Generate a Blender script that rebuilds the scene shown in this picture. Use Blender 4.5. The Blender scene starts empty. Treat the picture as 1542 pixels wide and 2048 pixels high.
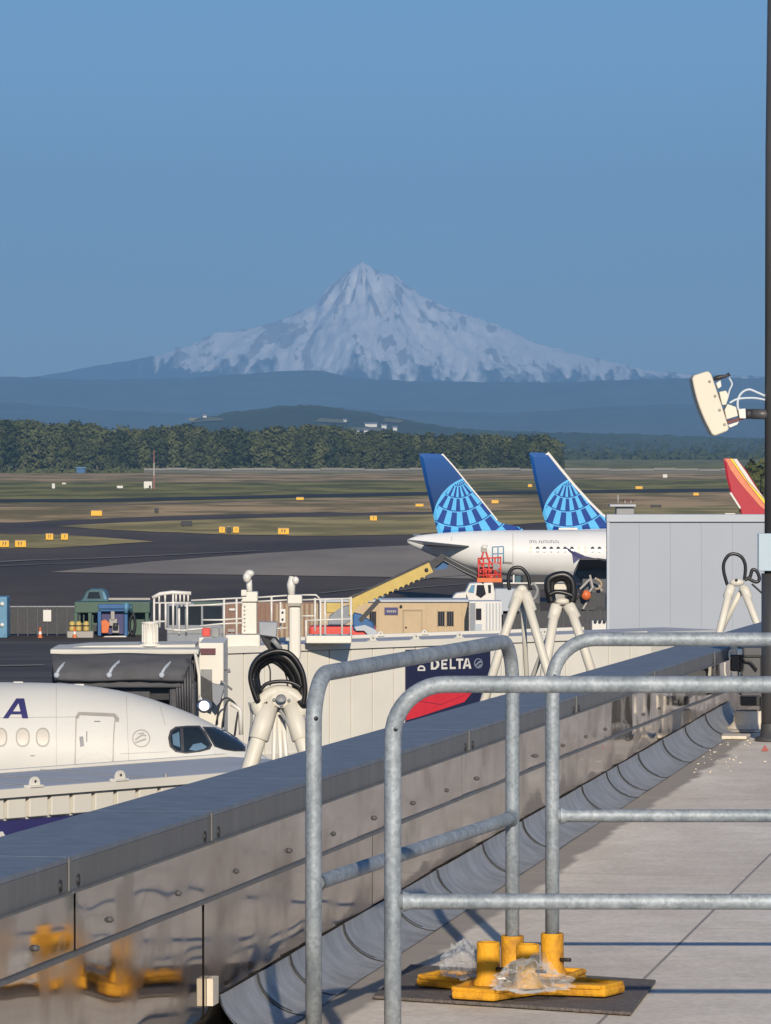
import bpy, bmesh, math, random
from mathutils import Vector, Matrix, noise
random.seed(7)
rad = math.radians
SC = bpy.context.scene
COL = SC.collection

# ------------------------------------------------------------------ camera, sky, sun, exposure
F = 9330.0          # focal length in photograph pixels (1542 x 2048)
CU, CV = 771.0, 1024.0
HZ = 887.0          # row of the horizon
HC = 12.6           # height of the camera over the apron
cam_d = bpy.data.cameras.new("camera")
cam_d.sensor_fit = 'VERTICAL'
cam_d.sensor_height = 24.0
cam_d.lens = 24.0 * F / 2048.0
cam_d.clip_start = 0.5
cam_d.clip_end = 200000.0
cam = bpy.data.objects.new("camera", cam_d)
COL.objects.link(cam)
cam.location = (0, 0, HC)
cam.rotation_euler = (rad(90) - math.atan((CV - HZ) / F), 0, 0)
SC.camera = cam

SUN_EL, SUN_AZ = rad(22.0), rad(5.0)      # sun behind the camera, slightly to its right
world = bpy.data.worlds.new("World")
SC.world = world
world.use_nodes = True
wn = world.node_tree.nodes
bg = wn.get("Background")
sky = wn.new("ShaderNodeTexSky")
sky.sky_type = 'NISHITA'
sky.sun_disc = False
sky.sun_elevation = SUN_EL
sky.sun_rotation = rad(180) - SUN_AZ
sky.altitude = 0
sky.air_density = 1.0
sky.dust_density = 0.2
sky.ozone_density = 9.0
world.node_tree.links.new(sky.outputs[0], bg.inputs[0])
bg.inputs[1].default_value = 0.08

sun_d = bpy.data.lights.new("sun", 'SUN')
sun_d.energy = 4.3
sun_d.angle = rad(0.5)
sun_d.color = (1.0, 0.88, 0.71)
sun = bpy.data.objects.new("sun", sun_d)
COL.objects.link(sun)
travel = Vector((-math.sin(SUN_AZ) * math.cos(SUN_EL), math.cos(SUN_AZ) * math.cos(SUN_EL), -math.sin(SUN_EL)))
sun.rotation_euler = travel.to_track_quat('-Z', 'Y').to_euler()
sun.location = (0, -50, 60)

SC.view_settings.view_transform = 'Standard'
SC.view_settings.look = 'None'
SC.view_settings.exposure = 0.2
SC.view_settings.gamma = 1.0
SC.view_settings.use_curve_mapping = False
SC.render.engine = 'CYCLES'
SC.cycles.use_denoising = True
SC.cycles.max_bounces = 6
SC.cycles.diffuse_bounces = 2
SC.cycles.glossy_bounces = 3
SC.cycles.volume_bounces = 1
SC.cycles.transparent_max_bounces = 12

# ------------------------------------------------------------------ geometry helpers
def R(u, v, d):
    """point seen at photograph pixel (u, v) at depth d"""
    return Vector(((u - CU) / F * d, d, HC - (v - HZ) / F * d))

def G(u, v, z=0.0):
    """point of the level z seen at pixel (u, v)"""
    d = (HC - z) * F / (v - HZ)
    return Vector(((u - CU) / F * d, d, z))

def tag(o, label=None, cat=None, group=None, kind=None):
    if label: o['label'] = label
    if cat: o['category'] = cat
    if group: o['group'] = group
    if kind: o['kind'] = kind
    return o

def thing(name, label, cat, loc, group=None):
    o = bpy.data.objects.new(name, None)
    o.empty_display_size = 0.2
    COL.objects.link(o)
    o.location = loc
    return tag(o, label, cat, group)

def root_loc(o):
    p = Vector((0, 0, 0))
    while o is not None:
        p += o.location
        o = o.parent
    return p

class MB:
    """collects shapes in world coordinates; build() links them as one mesh object"""
    def __init__(s):
        s.v = []; s.f = []; s.smooth = []
    def add(s, verts, faces, smooth=False):
        b = len(s.v)
        s.v += [Vector(p) for p in verts]
        for f in faces:
            s.f.append([b + i for i in f]); s.smooth.append(smooth)
        return s
    def box(s, c, size, M=None):
        x, y, z = size[0] / 2, size[1] / 2, size[2] / 2
        vs = [Vector((sx * x, sy * y, sz * z)) for sz in (-1, 1) for sx, sy in ((-1, -1), (1, -1), (1, 1), (-1, 1))]
        if M is not None: vs = [M @ p for p in vs]
        c = Vector(c)
        return s.add([p + c for p in vs], [(3, 2, 1, 0), (4, 5, 6, 7), (0, 1, 5, 4), (1, 2, 6, 5), (2, 3, 7, 6), (3, 0, 4, 7)])
    def beam(s, a, b, w, h, up=(0, 0, 1)):
        a = Vector(a); b = Vector(b); t = (b - a)
        L = t.length; t.normalize()
        up = Vector(up)
        if abs(t.dot(up)) > 0.98: up = Vector((0, 1, 0))
        sd = t.cross(up).normalized(); u2 = sd.cross(t).normalized()
        M = Matrix((sd, t, u2)).transposed()
        return s.box((a + b) / 2, (w, L, h), M)
    def tube(s, pts, r, n=10, cap=True, smooth=True):
        pts = [Vector(p) for p in pts]
        rr = r if isinstance(r, (list, tuple)) else [r] * len(pts)
        T = []
        for i in range(len(pts)):
            t = pts[min(i + 1, len(pts) - 1)] - pts[max(i - 1, 0)]
            T.append(t.normalized())
        up = Vector((0, 0, 1)) if abs(T[0].z) < 0.9 else Vector((0, 1, 0))
        N = T[0].cross(up).normalized()
        vs = []
        for i, p in enumerate(pts):
            N = (N - T[i] * N.dot(T[i])).normalized()
            B = T[i].cross(N)
            for k in range(n):
                a = 2 * math.pi * k / n
                vs.append(p + (N * math.cos(a) + B * math.sin(a)) * rr[i])
        fs = []
        for i in range(len(pts) - 1):
            for k in range(n):
                k2 = (k + 1) % n
                fs.append((i * n + k, (i + 1) * n + k, (i + 1) * n + k2, i * n + k2))
        b = len(s.v)
        s.add(vs, fs, smooth)
        if cap:
            s.f.append([b + k for k in range(n)]); s.smooth.append(False)
            e = b + (len(pts) - 1) * n
            s.f.append([e + k for k in reversed(range(n))]); s.smooth.append(False)
        return s
    def cyl(s, a, b, r, n=14, r2=None):
        return s.tube([a, b], [r, r if r2 is None else r2], n)
    def lathe(s, c, prof, n=20, axis=(0, 0, 1)):
        """prof: list of (radius, height) along axis from c"""
        ax = Vector(axis).normalized()
        q = Vector((0, 0, 1)).rotation_difference(ax)
        c = Vector(c); vs = []; fs = []
        for r_, h in prof:
            for k in range(n):
                a = 2 * math.pi * k / n
                vs.append(c + q @ Vector((r_ * math.cos(a), r_ * math.sin(a), h)))
        for i in range(len(prof) - 1):
            for k in range(n):
                k2 = (k + 1) % n
                fs.append((i * n + k, i * n + k2, (i + 1) * n + k2, (i + 1) * n + k))
        return s.add(vs, fs, True)
    def ball(s, c, r, n=10, m=7):
        c = Vector(c)
        if not isinstance(r, (tuple, list)): r = (r, r, r)
        prof = []
        vs = []; fs = []
        for i in range(m + 1):
            th = math.pi * i / m
            for k in range(n):
                a = 2 * math.pi * k / n
                vs.append(c + Vector((r[0] * math.sin(th) * math.cos(a), r[1] * math.sin(th) * math.sin(a), r[2] * math.cos(th))))
        for i in range(m):
            for k in range(n):
                k2 = (k + 1) % n
                fs.append((i * n + k, (i + 1) * n + k, (i + 1) * n + k2, i * n + k2))
        return s.add(vs, fs, True)
    def prism(s, poly, off):
        """poly: list of points (3-D, planar), extruded by vector off"""
        off = Vector(off); n = len(poly)
        poly = [Vector(p) for p in poly]
        vs = poly + [p + off for p in poly]
        fs = [list(range(n))[::-1], list(range(n, 2 * n))]
        for i in range(n):
            j = (i + 1) % n
            fs.append((i, j, n + j, n + i))
        return s.add(vs, fs)
    def build(s, name, mat, parent=None, bevel=0.0, seg=2, recalc=True):
        me = bpy.data.meshes.new(name)
        o = bpy.data.objects.new(name, me)
        COL.objects.link(o)
        org = Vector((0, 0, 0))
        if parent is not None:
            o.parent = parent; org = root_loc(parent)
        me.from_pydata([tuple(p - org) for p in s.v], [], s.f)
        me.polygons.foreach_set('use_smooth', s.smooth)
        me.materials.append(mat)
        if recalc:
            bm = bmesh.new(); bm.from_mesh(me)
            bmesh.ops.recalc_face_normals(bm, faces=bm.faces)
            bm.to_mesh(me); bm.free()
        if bevel > 0:
            m = o.modifiers.new("bevel", 'BEVEL'); m.width = bevel; m.segments = seg
            m.limit_method = 'ANGLE'; m.angle_limit = rad(35)
        me.update()
        return o
    def single(s, name, mat, label, cat, group=None, bevel=0.0, recalc=True, kind=None):
        """a thing that is one mesh: its origin goes to the base centre"""
        xs = [p.x for p in s.v]; ys = [p.y for p in s.v]; zs = [p.z for p in s.v]
        org = Vector(((min(xs) + max(xs)) / 2, (min(ys) + max(ys)) / 2, min(zs)))
        s.v = [p - org for p in s.v]
        o = s.build(name, mat, None, bevel, 2, recalc)
        o.location = org
        return tag(o, label, cat, group, kind)

def arc(c, a, b, ang0, ang1, n=8):
    """points c + a*cos + b*sin"""
    c = Vector(c); a = Vector(a); b = Vector(b)
    return [c + a * math.cos(ang0 + (ang1 - ang0) * i / n) + b * math.sin(ang0 + (ang1 - ang0) * i / n) for i in range(n + 1)]

def bez(p0, p1, p2, p3, n=12):
    p0, p1, p2, p3 = map(Vector, (p0, p1, p2, p3)); out = []
    for i in range(n + 1):
        t = i / n; q = 1 - t
        out.append(p0 * q ** 3 + p1 * 3 * q * q * t + p2 * 3 * q * t * t + p3 * t ** 3)
    return out

def interp(pts, x):
    if x <= pts[0][0]: return pts[0][1]
    for (x0, y0), (x1, y1) in zip(pts, pts[1:]):
        if x <= x1: return y0 + (y1 - y0) * (x - x0) / (x1 - x0)
    return pts[-1][1]

def sinterp(pts, x):
    """smooth (cosine free, cubic hermite) interpolation"""
    n = len(pts)
    if x <= pts[0][0]: return pts[0][1]
    if x >= pts[-1][0]: return pts[-1][1]
    for i in range(n - 1):
        x0, y0 = pts[i]; x1, y1 = pts[i + 1]
        if x <= x1:
            h = x1 - x0
            def sl(j):
                if j <= 0: return (pts[1][1] - pts[0][1]) / (pts[1][0] - pts[0][0])
                if j >= n - 1: return (pts[-1][1] - pts[-2][1]) / (pts[-1][0] - pts[-2][0])
                a = (pts[j][1] - pts[j - 1][1]) / (pts[j][0] - pts[j - 1][0])
                b = (pts[j + 1][1] - pts[j][1]) / (pts[j + 1][0] - pts[j][0])
                return 0.0 if a * b <= 0 else 2 * a * b / (a + b)
            m0, m1 = sl(i), sl(i + 1); t = (x - x0) / h
            return (y0 * (1 + 2 * t) * (1 - t) ** 2 + h * m0 * t * (1 - t) ** 2 + y1 * t * t * (3 - 2 * t) + h * m1 * t * t * (t - 1))

# ------------------------------------------------------------------ materials
def new_mat(name):
    m = bpy.data.materials.new(name); m.use_nodes = True
    return m, m.node_tree.nodes, m.node_tree.links, m.node_tree.nodes["Principled BSDF"]

def mat(name, col, rough=0.6, metal=0.0, vary=0.12, scale=3.0, stretch=(1, 1, 1), bump=0.0, bump_scale=None,
        col2=None, spec=0.5, detail=4.0, sharp=None, rough2=None, world_space=False):
    """painted or natural surface: base colour broken by noise, optional relief"""
    m, N, L, P = new_mat(name)
    tc = N.new("ShaderNodeTexCoord"); mp = N.new("ShaderNodeMapping")
    if world_space:
        ge = N.new("ShaderNodeNewGeometry"); L.new(ge.outputs["Position"], mp.inputs[0])
    else:
        L.new(tc.outputs["Object"], mp.inputs[0])
    mp.inputs["Scale"].default_value = stretch
    nz = N.new("ShaderNodeTexNoise"); nz.inputs["Scale"].default_value = scale
    nz.inputs["Detail"].default_value = detail; nz.inputs["Roughness"].default_value = 0.6
    L.new(mp.outputs[0], nz.inputs["Vector"])
    rp = N.new("ShaderNodeValToRGB")
    c = Vector(col[:3])
    c1 = c * (1 - vary) if col2 is None else Vector(col2)
    c2 = c * (1 + vary) if col2 is None else c
    lo, hi = sharp if sharp else (0.3, 0.7)
    rp.color_ramp.elements[0].position = lo; rp.color_ramp.elements[1].position = hi
    rp.color_ramp.elements[0].color = (*c1, 1); rp.color_ramp.elements[1].color = (*[min(1, x) for x in c2], 1)
    L.new(nz.outputs[0], rp.inputs[0]); L.new(rp.outputs[0], P.inputs["Base Color"])
    P.inputs["Roughness"].default_value = rough
    P.inputs["Metallic"].default_value = metal
    P.inputs["Specular IOR Level"].default_value = spec
    if rough2 is not None:
        mr = N.new("ShaderNodeMapRange"); mr.inputs[1].default_value = 0.3; mr.inputs[2].default_value = 0.7
        mr.inputs[3].default_value = rough; mr.inputs[4].default_value = rough2
        L.new(nz.outputs[0], mr.inputs[0]); L.new(mr.outputs[0], P.inputs["Roughness"])
    if bump > 0:
        nb = N.new("ShaderNodeTexNoise"); nb.inputs["Scale"].default_value = bump_scale or scale * 4
        nb.inputs["Detail"].default_value = 3
        L.new(mp.outputs[0], nb.inputs["Vector"])
        bp = N.new("ShaderNodeBump"); bp.inputs["Strength"].default_value = bump; bp.inputs["Distance"].default_value = 0.02
        L.new(nb.outputs[0], bp.inputs["Height"]); L.new(bp.outputs[0], P.inputs["Normal"])
    return m

M = {}
M['cream'] = mat('cream_paint', (0.69, 0.66, 0.585), 0.45, vary=0.05, scale=0.6)
M['cream_dirty'] = mat('cream_dirty', (0.56, 0.54, 0.48), 0.55, vary=0.10, scale=0.9)
M['white'] = mat('white_paint', (0.68, 0.66, 0.61), 0.35, vary=0.03, scale=1.5)
M['plane_white'] = mat('plane_white', (0.60, 0.59, 0.55), 0.5, vary=0.035, scale=0.8, spec=0.35)
M['plane_cool'] = mat('plane_cool_white', (0.68, 0.68, 0.67), 0.45, vary=0.03, scale=0.5, spec=0.35)
M['off_white'] = mat('off_white', (0.62, 0.585, 0.50), 0.5, vary=0.07, scale=4)
M['roof_grey'] = mat('bridge_roof_grey', (0.42, 0.43, 0.45), 0.6, vary=0.08, scale=0.8)
M['pale_grey'] = mat('pale_grey_cladding', (0.33, 0.365, 0.42), 0.6, vary=0.03, scale=0.4)
M['pale_grey2'] = mat('pale_grey_trim', (0.42, 0.455, 0.50), 0.6, vary=0.04, scale=0.6)
M['navy'] = mat('navy_panel', (0.018, 0.020, 0.055), 0.35, vary=0.10, scale=0.7)
M['navy_light'] = mat('navy_band', (0.035, 0.033, 0.13), 0.45, vary=0.10, scale=0.7)
M['red'] = mat('red_swoosh', (0.60, 0.03, 0.045), 0.4, vary=0.05)
M['red_bright'] = mat('red_bright', (0.62, 0.06, 0.04), 0.5, vary=0.15, scale=3)
M['dark_red'] = mat('dark_red', (0.10, 0.02, 0.03), 0.5)
M['black'] = mat('black_rubber', (0.012, 0.012, 0.013), 0.38, vary=0.3, scale=8)
M['dark'] = mat('dark_equipment', (0.03, 0.03, 0.034), 0.55, vary=0.3, scale=4)
M['canopy'] = mat('canopy_fabric', (0.075, 0.075, 0.082), 0.75, vary=0.18, scale=1.6, stretch=(0.6, 1, 2.5), bump=0.4, bump_scale=3)
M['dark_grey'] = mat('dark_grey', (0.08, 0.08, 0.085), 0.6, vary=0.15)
M['mid_grey'] = mat('mid_grey', (0.24, 0.245, 0.25), 0.5, vary=0.10)
M['grey_box'] = mat('grey_box', (0.22, 0.24, 0.27), 0.5, vary=0.05)
M['blue_box'] = mat('pale_blue_box', (0.36, 0.45, 0.52), 0.45, vary=0.04)
M['glass'] = mat('cockpit_glass', (0.015, 0.022, 0.03), 0.06, vary=0.3, scale=0.8)
M['window_dark'] = mat('window_dark', (0.02, 0.02, 0.025), 0.15)
M['window_shade'] = mat('window_shade', (0.50, 0.46, 0.40), 0.4, vary=0.05)
M['tan'] = mat('tan_siding', (0.50, 0.38, 0.235), 0.7, vary=0.06, scale=1.2)
M['tan_dark'] = mat('tan_trim', (0.36, 0.28, 0.18), 0.7, vary=0.06)
M['yellow'] = mat('yellow_paint', (0.72, 0.35, 0.02), 0.6, vary=0.15, scale=11, col2=(0.40, 0.175, 0.02), rough2=0.8, bump=0.3, bump_scale=70, sharp=(0.36, 0.56), detail=8, spec=0.3)
M['yellow_pale'] = mat('pale_yellow', (0.52, 0.38, 0.10), 0.55, vary=0.10, scale=2)
M['sign_yellow'] = mat('sign_yellow', (0.78, 0.42, 0.015), 0.5, vary=0.05)
M['orange'] = mat('orange_paint', (0.62, 0.14, 0.03), 0.5, vary=0.1)
M['green'] = mat('green_paint', (0.045, 0.095, 0.065), 0.5, vary=0.18, scale=0.8)
M['teal'] = mat('teal_paint', (0.035, 0.095, 0.12), 0.4, vary=0.2, scale=1)
M['blue'] = mat('blue_paint', (0.02, 0.10, 0.26), 0.4, vary=0.15, scale=1)
M['blue_pale'] = mat('blue_container', (0.10, 0.25, 0.38), 0.5, vary=0.12, scale=1)
M['chrome'] = mat('bright_metal', (0.8, 0.78, 0.78), 0.32, metal=1.0, vary=0.05)
M['print_grey'] = mat('print_grey', (0.20, 0.20, 0.22), 0.5)
M['skin'] = mat('seal_grey', (0.33, 0.31, 0.28), 0.5, vary=0.06)

# ------------------------------------------------------------------ ground and airfield
def sheet(name, poly, m, z, kind='structure'):
    mb = MB()
    mb.add([(p.x, p.y, z) for p in poly], [list(range(len(poly)))])
    o = mb.build(name, m)
    for p in o.data.polygons:
        if p.normal.z < 0: p.flip()
    return tag(o, kind=kind)

M['grass'] = mat('mown_grass', (0.30, 0.265, 0.075), 0.9, vary=0.3, scale=0.045, stretch=(1, 0.28, 1), col2=(0.13, 0.125, 0.035), world_space=True, detail=8, spec=0.1, sharp=(0.43, 0.58))
M['grass_dry'] = mat('dry_grass', (0.54, 0.37, 0.19), 0.9, scale=0.05, stretch=(0.8, 0.3, 1), col2=(0.22, 0.17, 0.07), world_space=True, detail=8, spec=0.1, sharp=(0.43, 0.58))
M['grass_pale'] = mat('pale_dry_grass', (0.46, 0.36, 0.15), 0.9, scale=0.06, stretch=(0.8, 0.35, 1), col2=(0.24, 0.20, 0.08), world_space=True, detail=8, spec=0.1, sharp=(0.43, 0.58))
M['asphalt'] = mat('asphalt', (0.112, 0.086, 0.068), 0.85, scale=0.06, stretch=(0.6, 0.25, 1), col2=(0.066, 0.053, 0.045), world_space=True, detail=9, spec=0.15, sharp=(0.38, 0.64))
M['asphalt_dark'] = mat('asphalt_dark', (0.045, 0.040, 0.039), 0.85, scale=0.02, stretch=(0.12, 1, 1), col2=(0.030, 0.028, 0.028), world_space=True, detail=8, spec=0.15, sharp=(0.38, 0.64))
M['asphalt_near'] = mat('asphalt_near', (0.10, 0.09, 0.085), 0.85, scale=0.25, stretch=(0.3, 1, 1), col2=(0.06, 0.055, 0.053), world_space=True, detail=9, spec=0.15, sharp=(0.38, 0.64))
M['concrete'] = mat('apron_concrete', (0.34, 0.285, 0.225), 0.85, scale=0.06, stretch=(1, 0.25, 1), col2=(0.25, 0.21, 0.17), world_space=True, detail=9, spec=0.2, sharp=(0.38, 0.64))
M['line'] = mat('worn_line', (0.19, 0.175, 0.15), 0.85, vary=0.3, scale=0.1, world_space=True)
M['barrier'] = mat('barrier_concrete', (0.24, 0.225, 0.20), 0.8, vary=0.18, scale=0.03, stretch=(0.5, 1, 1), world_space=True)
M['barrier_low'] = mat('barrier_base', (0.12, 0.12, 0.105), 0.8, vary=0.2, scale=0.03, world_space=True)

mb = MB()
xs = [-16000, -6000, -2500, -1000, -400, -100, 100, 400, 1000, 2500, 6000, 16000]
ys = [-300, -60, 60, 200, 500, 1000, 1600, 2200, 4000, 8000, 14000, 21000, 31000]
vs = [(x, y, 0) for y in ys for x in xs]
nx = len(xs)
mb.add(vs, [(j * nx + i, j * nx + i + 1, (j + 1) * nx + i + 1, (j + 1) * nx + i) for j in range(len(ys) - 1) for i in range(nx - 1)])
tag(mb.build('ground', M['grass']), kind='structure')

def wob(pts, amp=1.0, step=60, seed=0):
    """subdivide a pixel outline and unsettle it a little"""
    out = []; n = len(pts)
    for i in range(n):
        (u0, v0), (u1, v1) = pts[i], pts[(i + 1) % n]
        k = max(1, int(abs(u1 - u0) / step))
        for j in range(k):
            t = j / k
            u = u0 + (u1 - u0) * t; v = v0 + (v1 - v0) * t
            out.append((u, v + (noise.noise(Vector((u * 0.013, v * 0.05, seed))) * amp)))
    return out
def gp(pts, amp=0.0, step=60, seed=0):
    return [G(u, v) for u, v in (wob(pts, amp, step, seed) if amp else pts)]

sheet('brush_verge', gp([(-300, 947), (1900, 947), (1900, 957), (1100, 960), (700, 962), (520, 966), (250, 964), (-300, 963)], 2.0, 40, 3), M['grass_dry'], 0.06)
sheet('runway', gp([(-300, 999.5), (200, 998), (520, 991), (860, 984), (1900, 972), (1900, 977), (860, 991), (520, 997.5), (200, 1004), (-300, 1007)]), M['asphalt_dark'], 0.06)
sheet('dry_grass_strip', gp([(-300, 1010), (200, 1006), (520, 1000), (860, 994), (1900, 978), (1900, 1003), (860, 1024), (520, 1027), (303, 1034), (0, 1046), (-300, 1056)], 2.2, 30, 5), M['grass_dry'], 0.05)
# the dark taxiway and apron run up to the terminal
ap = gp([(-300, 1056), (0, 1046), (303, 1034), (520, 1027), (860, 1022), (1200, 1014), (1900, 998)]) + [Vector((260, 120, 0)), Vector((260, -60, 0)), Vector((-260, -60, 0)), Vector((-260, 500, 0))]
sheet('apron', ap, M['asphalt'], 0.04)
sheet('near_apron', [Vector((-60, 20, 0)), Vector((60, 20, 0)), Vector((80, 296, 0)), Vector((-80, 296, 0))], M['asphalt_near'], 0.07)
sheet('grass_island', gp([(112, 1054), (210, 1048), (330, 1042.5), (520, 1037), (850, 1030), (1080, 1020), (1900, 1001), (1900, 1018), (1180, 1040), (1000, 1052), (870, 1066), (820, 1071), (640, 1073), (470, 1070), (330, 1066), (236, 1061)], 1.6, 26, 8), M['grass_pale'], 0.09)
sheet('grass_wedge', gp([(-300, 1066), (0, 1069), (100, 1071), (202, 1075), (308, 1085), (200, 1091), (80, 1098), (-300, 1105)], 1.6, 24, 9), M['grass_pale'], 0.09)
sheet('concrete_apron', gp([(100, 1146), (300, 1125), (520, 1108), (700, 1097), (870, 1090), (1500, 1080), (1500, 1175), (1100, 1163), (800, 1156), (520, 1152), (300, 1149)]), M['concrete'], 0.09)
def strip(name, pts, w, m, z):
    P = [G(u, v) for u, v in pts]
    mb = MB(); vs = []; fs = []
    for i, p in enumerate(P):
        t = (P[min(i + 1, len(P) - 1)] - P[max(i - 1, 0)]).normalized()
        nn = Vector((-t.y, t.x, 0))
        vs += [p + nn * w / 2 + Vector((0, 0, z)), p - nn * w / 2 + Vector((0, 0, z))]
    for i in range(len(P) - 1): fs.append((2 * i, 2 * i + 1, 2 * i + 3, 2 * i + 2))
    mb.add(vs, fs)
    return tag(mb.build(name, m), kind='structure')
for i, (pts, w) in enumerate([
        ([(-60, 1129), (60, 1122), (180, 1119), (330, 1112), (520, 1103)], 1.6),
        ([(-60, 1137), (80, 1130), (200, 1127)], 1.0),
        ([(640, 1189), (700, 1182), (760, 1176), (860, 1158), (960, 1150)], 0.5),
        ([(740, 1192), (830, 1178), (930, 1170)], 0.5),
        ([(-60, 1015), (200, 1011), (520, 1003), (860, 998)], 4.0),
        ([(-80, 1337), (40, 1335), (88, 1334)], 1.1)]):
    strip('taxi_line', pts, w, M['line'], 0.12)

# low concrete wall across the far side of the field
wall_root = thing('concrete_barrier', 'long low pale concrete barrier crossing the far side of the grass below the trees', 'barrier', G(900, 946))
W0, W1 = G(288, 945.5), G(1800, 946)
def along(t): return W0.lerp(W1, t)
nseg = 34
for i in range(nseg):
    a = along(i / nseg); b = along((i + 1) / nseg)
    b = a.lerp(b, 0.985)
    hgt = 1.9 + 0.25 * math.sin(i * 1.7)
    MB().beam(a + Vector((0, 0, hgt - 0.4)), b + Vector((0, 0, hgt - 0.4)), 0.5, 0.8).build('barrier_panel', M['barrier'], wall_root)
MB().beam(W0 + Vector((0, 0.2, 0.54)), W1 + Vector((0, 0.2, 0.54)), 0.3, 1.08).build('barrier_base', M['barrier_low'], wall_root)

# ------------------------------------------------------------------ the mountain
def mountain():
    D0 = 24000.0; k = D0 / F
    prof = [(-600, 770), (-300, 766), (0, 757), (60, 753), (120, 745), (200, 729), (260, 719), (300, 713), (330, 706), (380, 690), (430, 664), (470, 661), (500, 655), (560, 640), (598, 619), (612, 616), (630, 608), (640, 590), (650, 576), (672, 560), (690, 545), (706, 533), (718, 525), (727, 522),
            (738, 529), (750, 540), (762, 545), (780, 545), (797, 550), (806, 562), (818, 572), (835, 584), (855, 594), (900, 614), (980, 645), (1060, 679), (1130, 702), (1220, 725), (1310, 741), (1400, 748), (1542, 752), (1700, 758), (2100, 768)]
    nu, nt = 560, 190
    U0, U1 = -560, 2050
    vs = []; rock = []
    depth = 4200.0
    for j in range(nt):
        t = j / (nt - 1) * 1.22
        for i in range(nu):
            # finer columns near the cone
            s = i / (nu - 1)
            u = U0 + (U1 - U0) * s
            vp = interp(prof, u)
            H = (HZ - vp) * k + HC
            if t <= 1:
                sh = t ** 1.12
            else:
                sh = 1 - (t - 1) * 1.6
            x = (u - CU) * k; y = D0 + (t - 1) * depth
            # picture row this point would have, for radial ridges
            vr = HZ - (HZ - vp) * sh
            du, dv = u - 727, vr - 505
            ang = math.atan2(du, max(dv, 3)); rr = math.hypot(du, dv)
            w1 = noise.noise(Vector((u * 0.012, vr * 0.012, 3.1))) * 0.35
            ridg = min(1.5, noise.ridged_multi_fractal(Vector((ang * 3.4 + w1, rr * 0.006, 1.7)), 0.9, 2.1, 5, 1.0, 2.0))
            fine = noise.fractal(Vector((u * 0.055 + w1 * 3, vr * 0.040, 9.0)), 0.7, 2.1, 6)
            med = noise.fractal(Vector((u * 0.012 + 7, vr * 0.016, 4.0)), 0.8, 2.0, 4)
            # wedge of slope stays under the skyline
            fade = max(0.0, min(1.0, (vr - vp) / 26.0)) if t <= 1 else 1
            amp = 120.0 * max(0, min(1, (HZ - vr) / 120.0))
            z = H * sh - (1.5 - ridg) * amp * 0.42 * fade + fine * amp * 0.20 * fade + fine * 4 * (1 - fade)
            vs.append((x, y, z))
            stk = noise.fractal(Vector((ang * 12.0 + w1 * 3.5, rr * 0.024 + w1, 6.0)), 0.65, 2.2, 7)
            rv = -0.20 + (ridg - 1.2) * 0.50 + stk * 0.72 + fine * 0.12 + med * 0.22
            rv += 0.22 * max(0, 1 - abs(vr - 590) / 55) * max(0, 1 - abs(u - 720) / 130)   # summit cliffs
            rv += 0.20 * max(0, 1 - abs(u - 560) / 120) + 0.10 * max(0, min(1, (490 - u) / 120))
            rv -= 0.38 * max(0, 1 - abs(u - 690) / 80) * max(0, 1 - abs(vr - 670) / 50)
            rv -= 0.45 * max(0, 1 - rr / 55)
            rv -= 0.28 * max(0, min(1, (u - 880) / 120)) * max(0, min(1, (740 - vr) / 60))
            tl = 737 + 16 * med + 9 * noise.noise(Vector((u * 0.03, 1, 1))) + (6 if u > 900 else 0) - max(0, min(60, (420 - u) * 0.30))
            forest = max(0, min(1, (vr + fine * 26 - tl) / 20.0))
            rock.append((max(0, min(1, 0.5 + rv * 2.0)), forest))
    fs = [(j * nu + i, j * nu + i + 1, (j + 1) * nu + i + 1, (j + 1) * nu + i) for j in range(nt - 1) for i in range(nu - 1)]
    me = bpy.data.meshes.new('mountain'); me.from_pydata(vs, [], fs)
    me.polygons.foreach_set('use_smooth', [True] * len(fs))
    at = me.color_attributes.new('cover', 'FLOAT_COLOR', 'POINT')
    flat = []
    for a, b in rock: flat += [a, b, 0, 1]
    at.data.foreach_set('color', flat)
    m, N, L, P = new_mat('mountain_cover')
    an = N.new("ShaderNodeAttribute"); an.attribute_name = 'cover'
    sep = N.new("ShaderNodeSeparateColor"); L.new(an.outputs[0], sep.inputs[0])
    r1 = N.new("ShaderNodeValToRGB"); r1.color_ramp.elements[0].position = 0.44; r1.color_ramp.elements[1].position = 0.70
    r1.color_ramp.elements[0].color = (0.93, 0.92, 0.91, 1); r1.color_ramp.elements[1].color = (0.40, 0.38, 0.38, 1)
    L.new(sep.outputs[0], r1.inputs[0])
    mx = N.new("ShaderNodeMix"); mx.data_type = 'RGBA'
    L.new(sep.outputs[1], mx.inputs[0]); L.new(r1.outputs[0], mx.inputs[6]); mx.inputs[7].default_value = (0.035, 0.048, 0.045, 1)
    L.new(mx.outputs[2], P.inputs["Base Color"]); P.inputs["Roughness"].default_value = 0.9; P.inputs["Specular IOR Level"].default_value = 0.1
    me.materials.append(m)
    o = bpy.data.objects.new('mountain', me); COL.objects.link(o)
    tag(o, kind='structure')
mountain()

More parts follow.
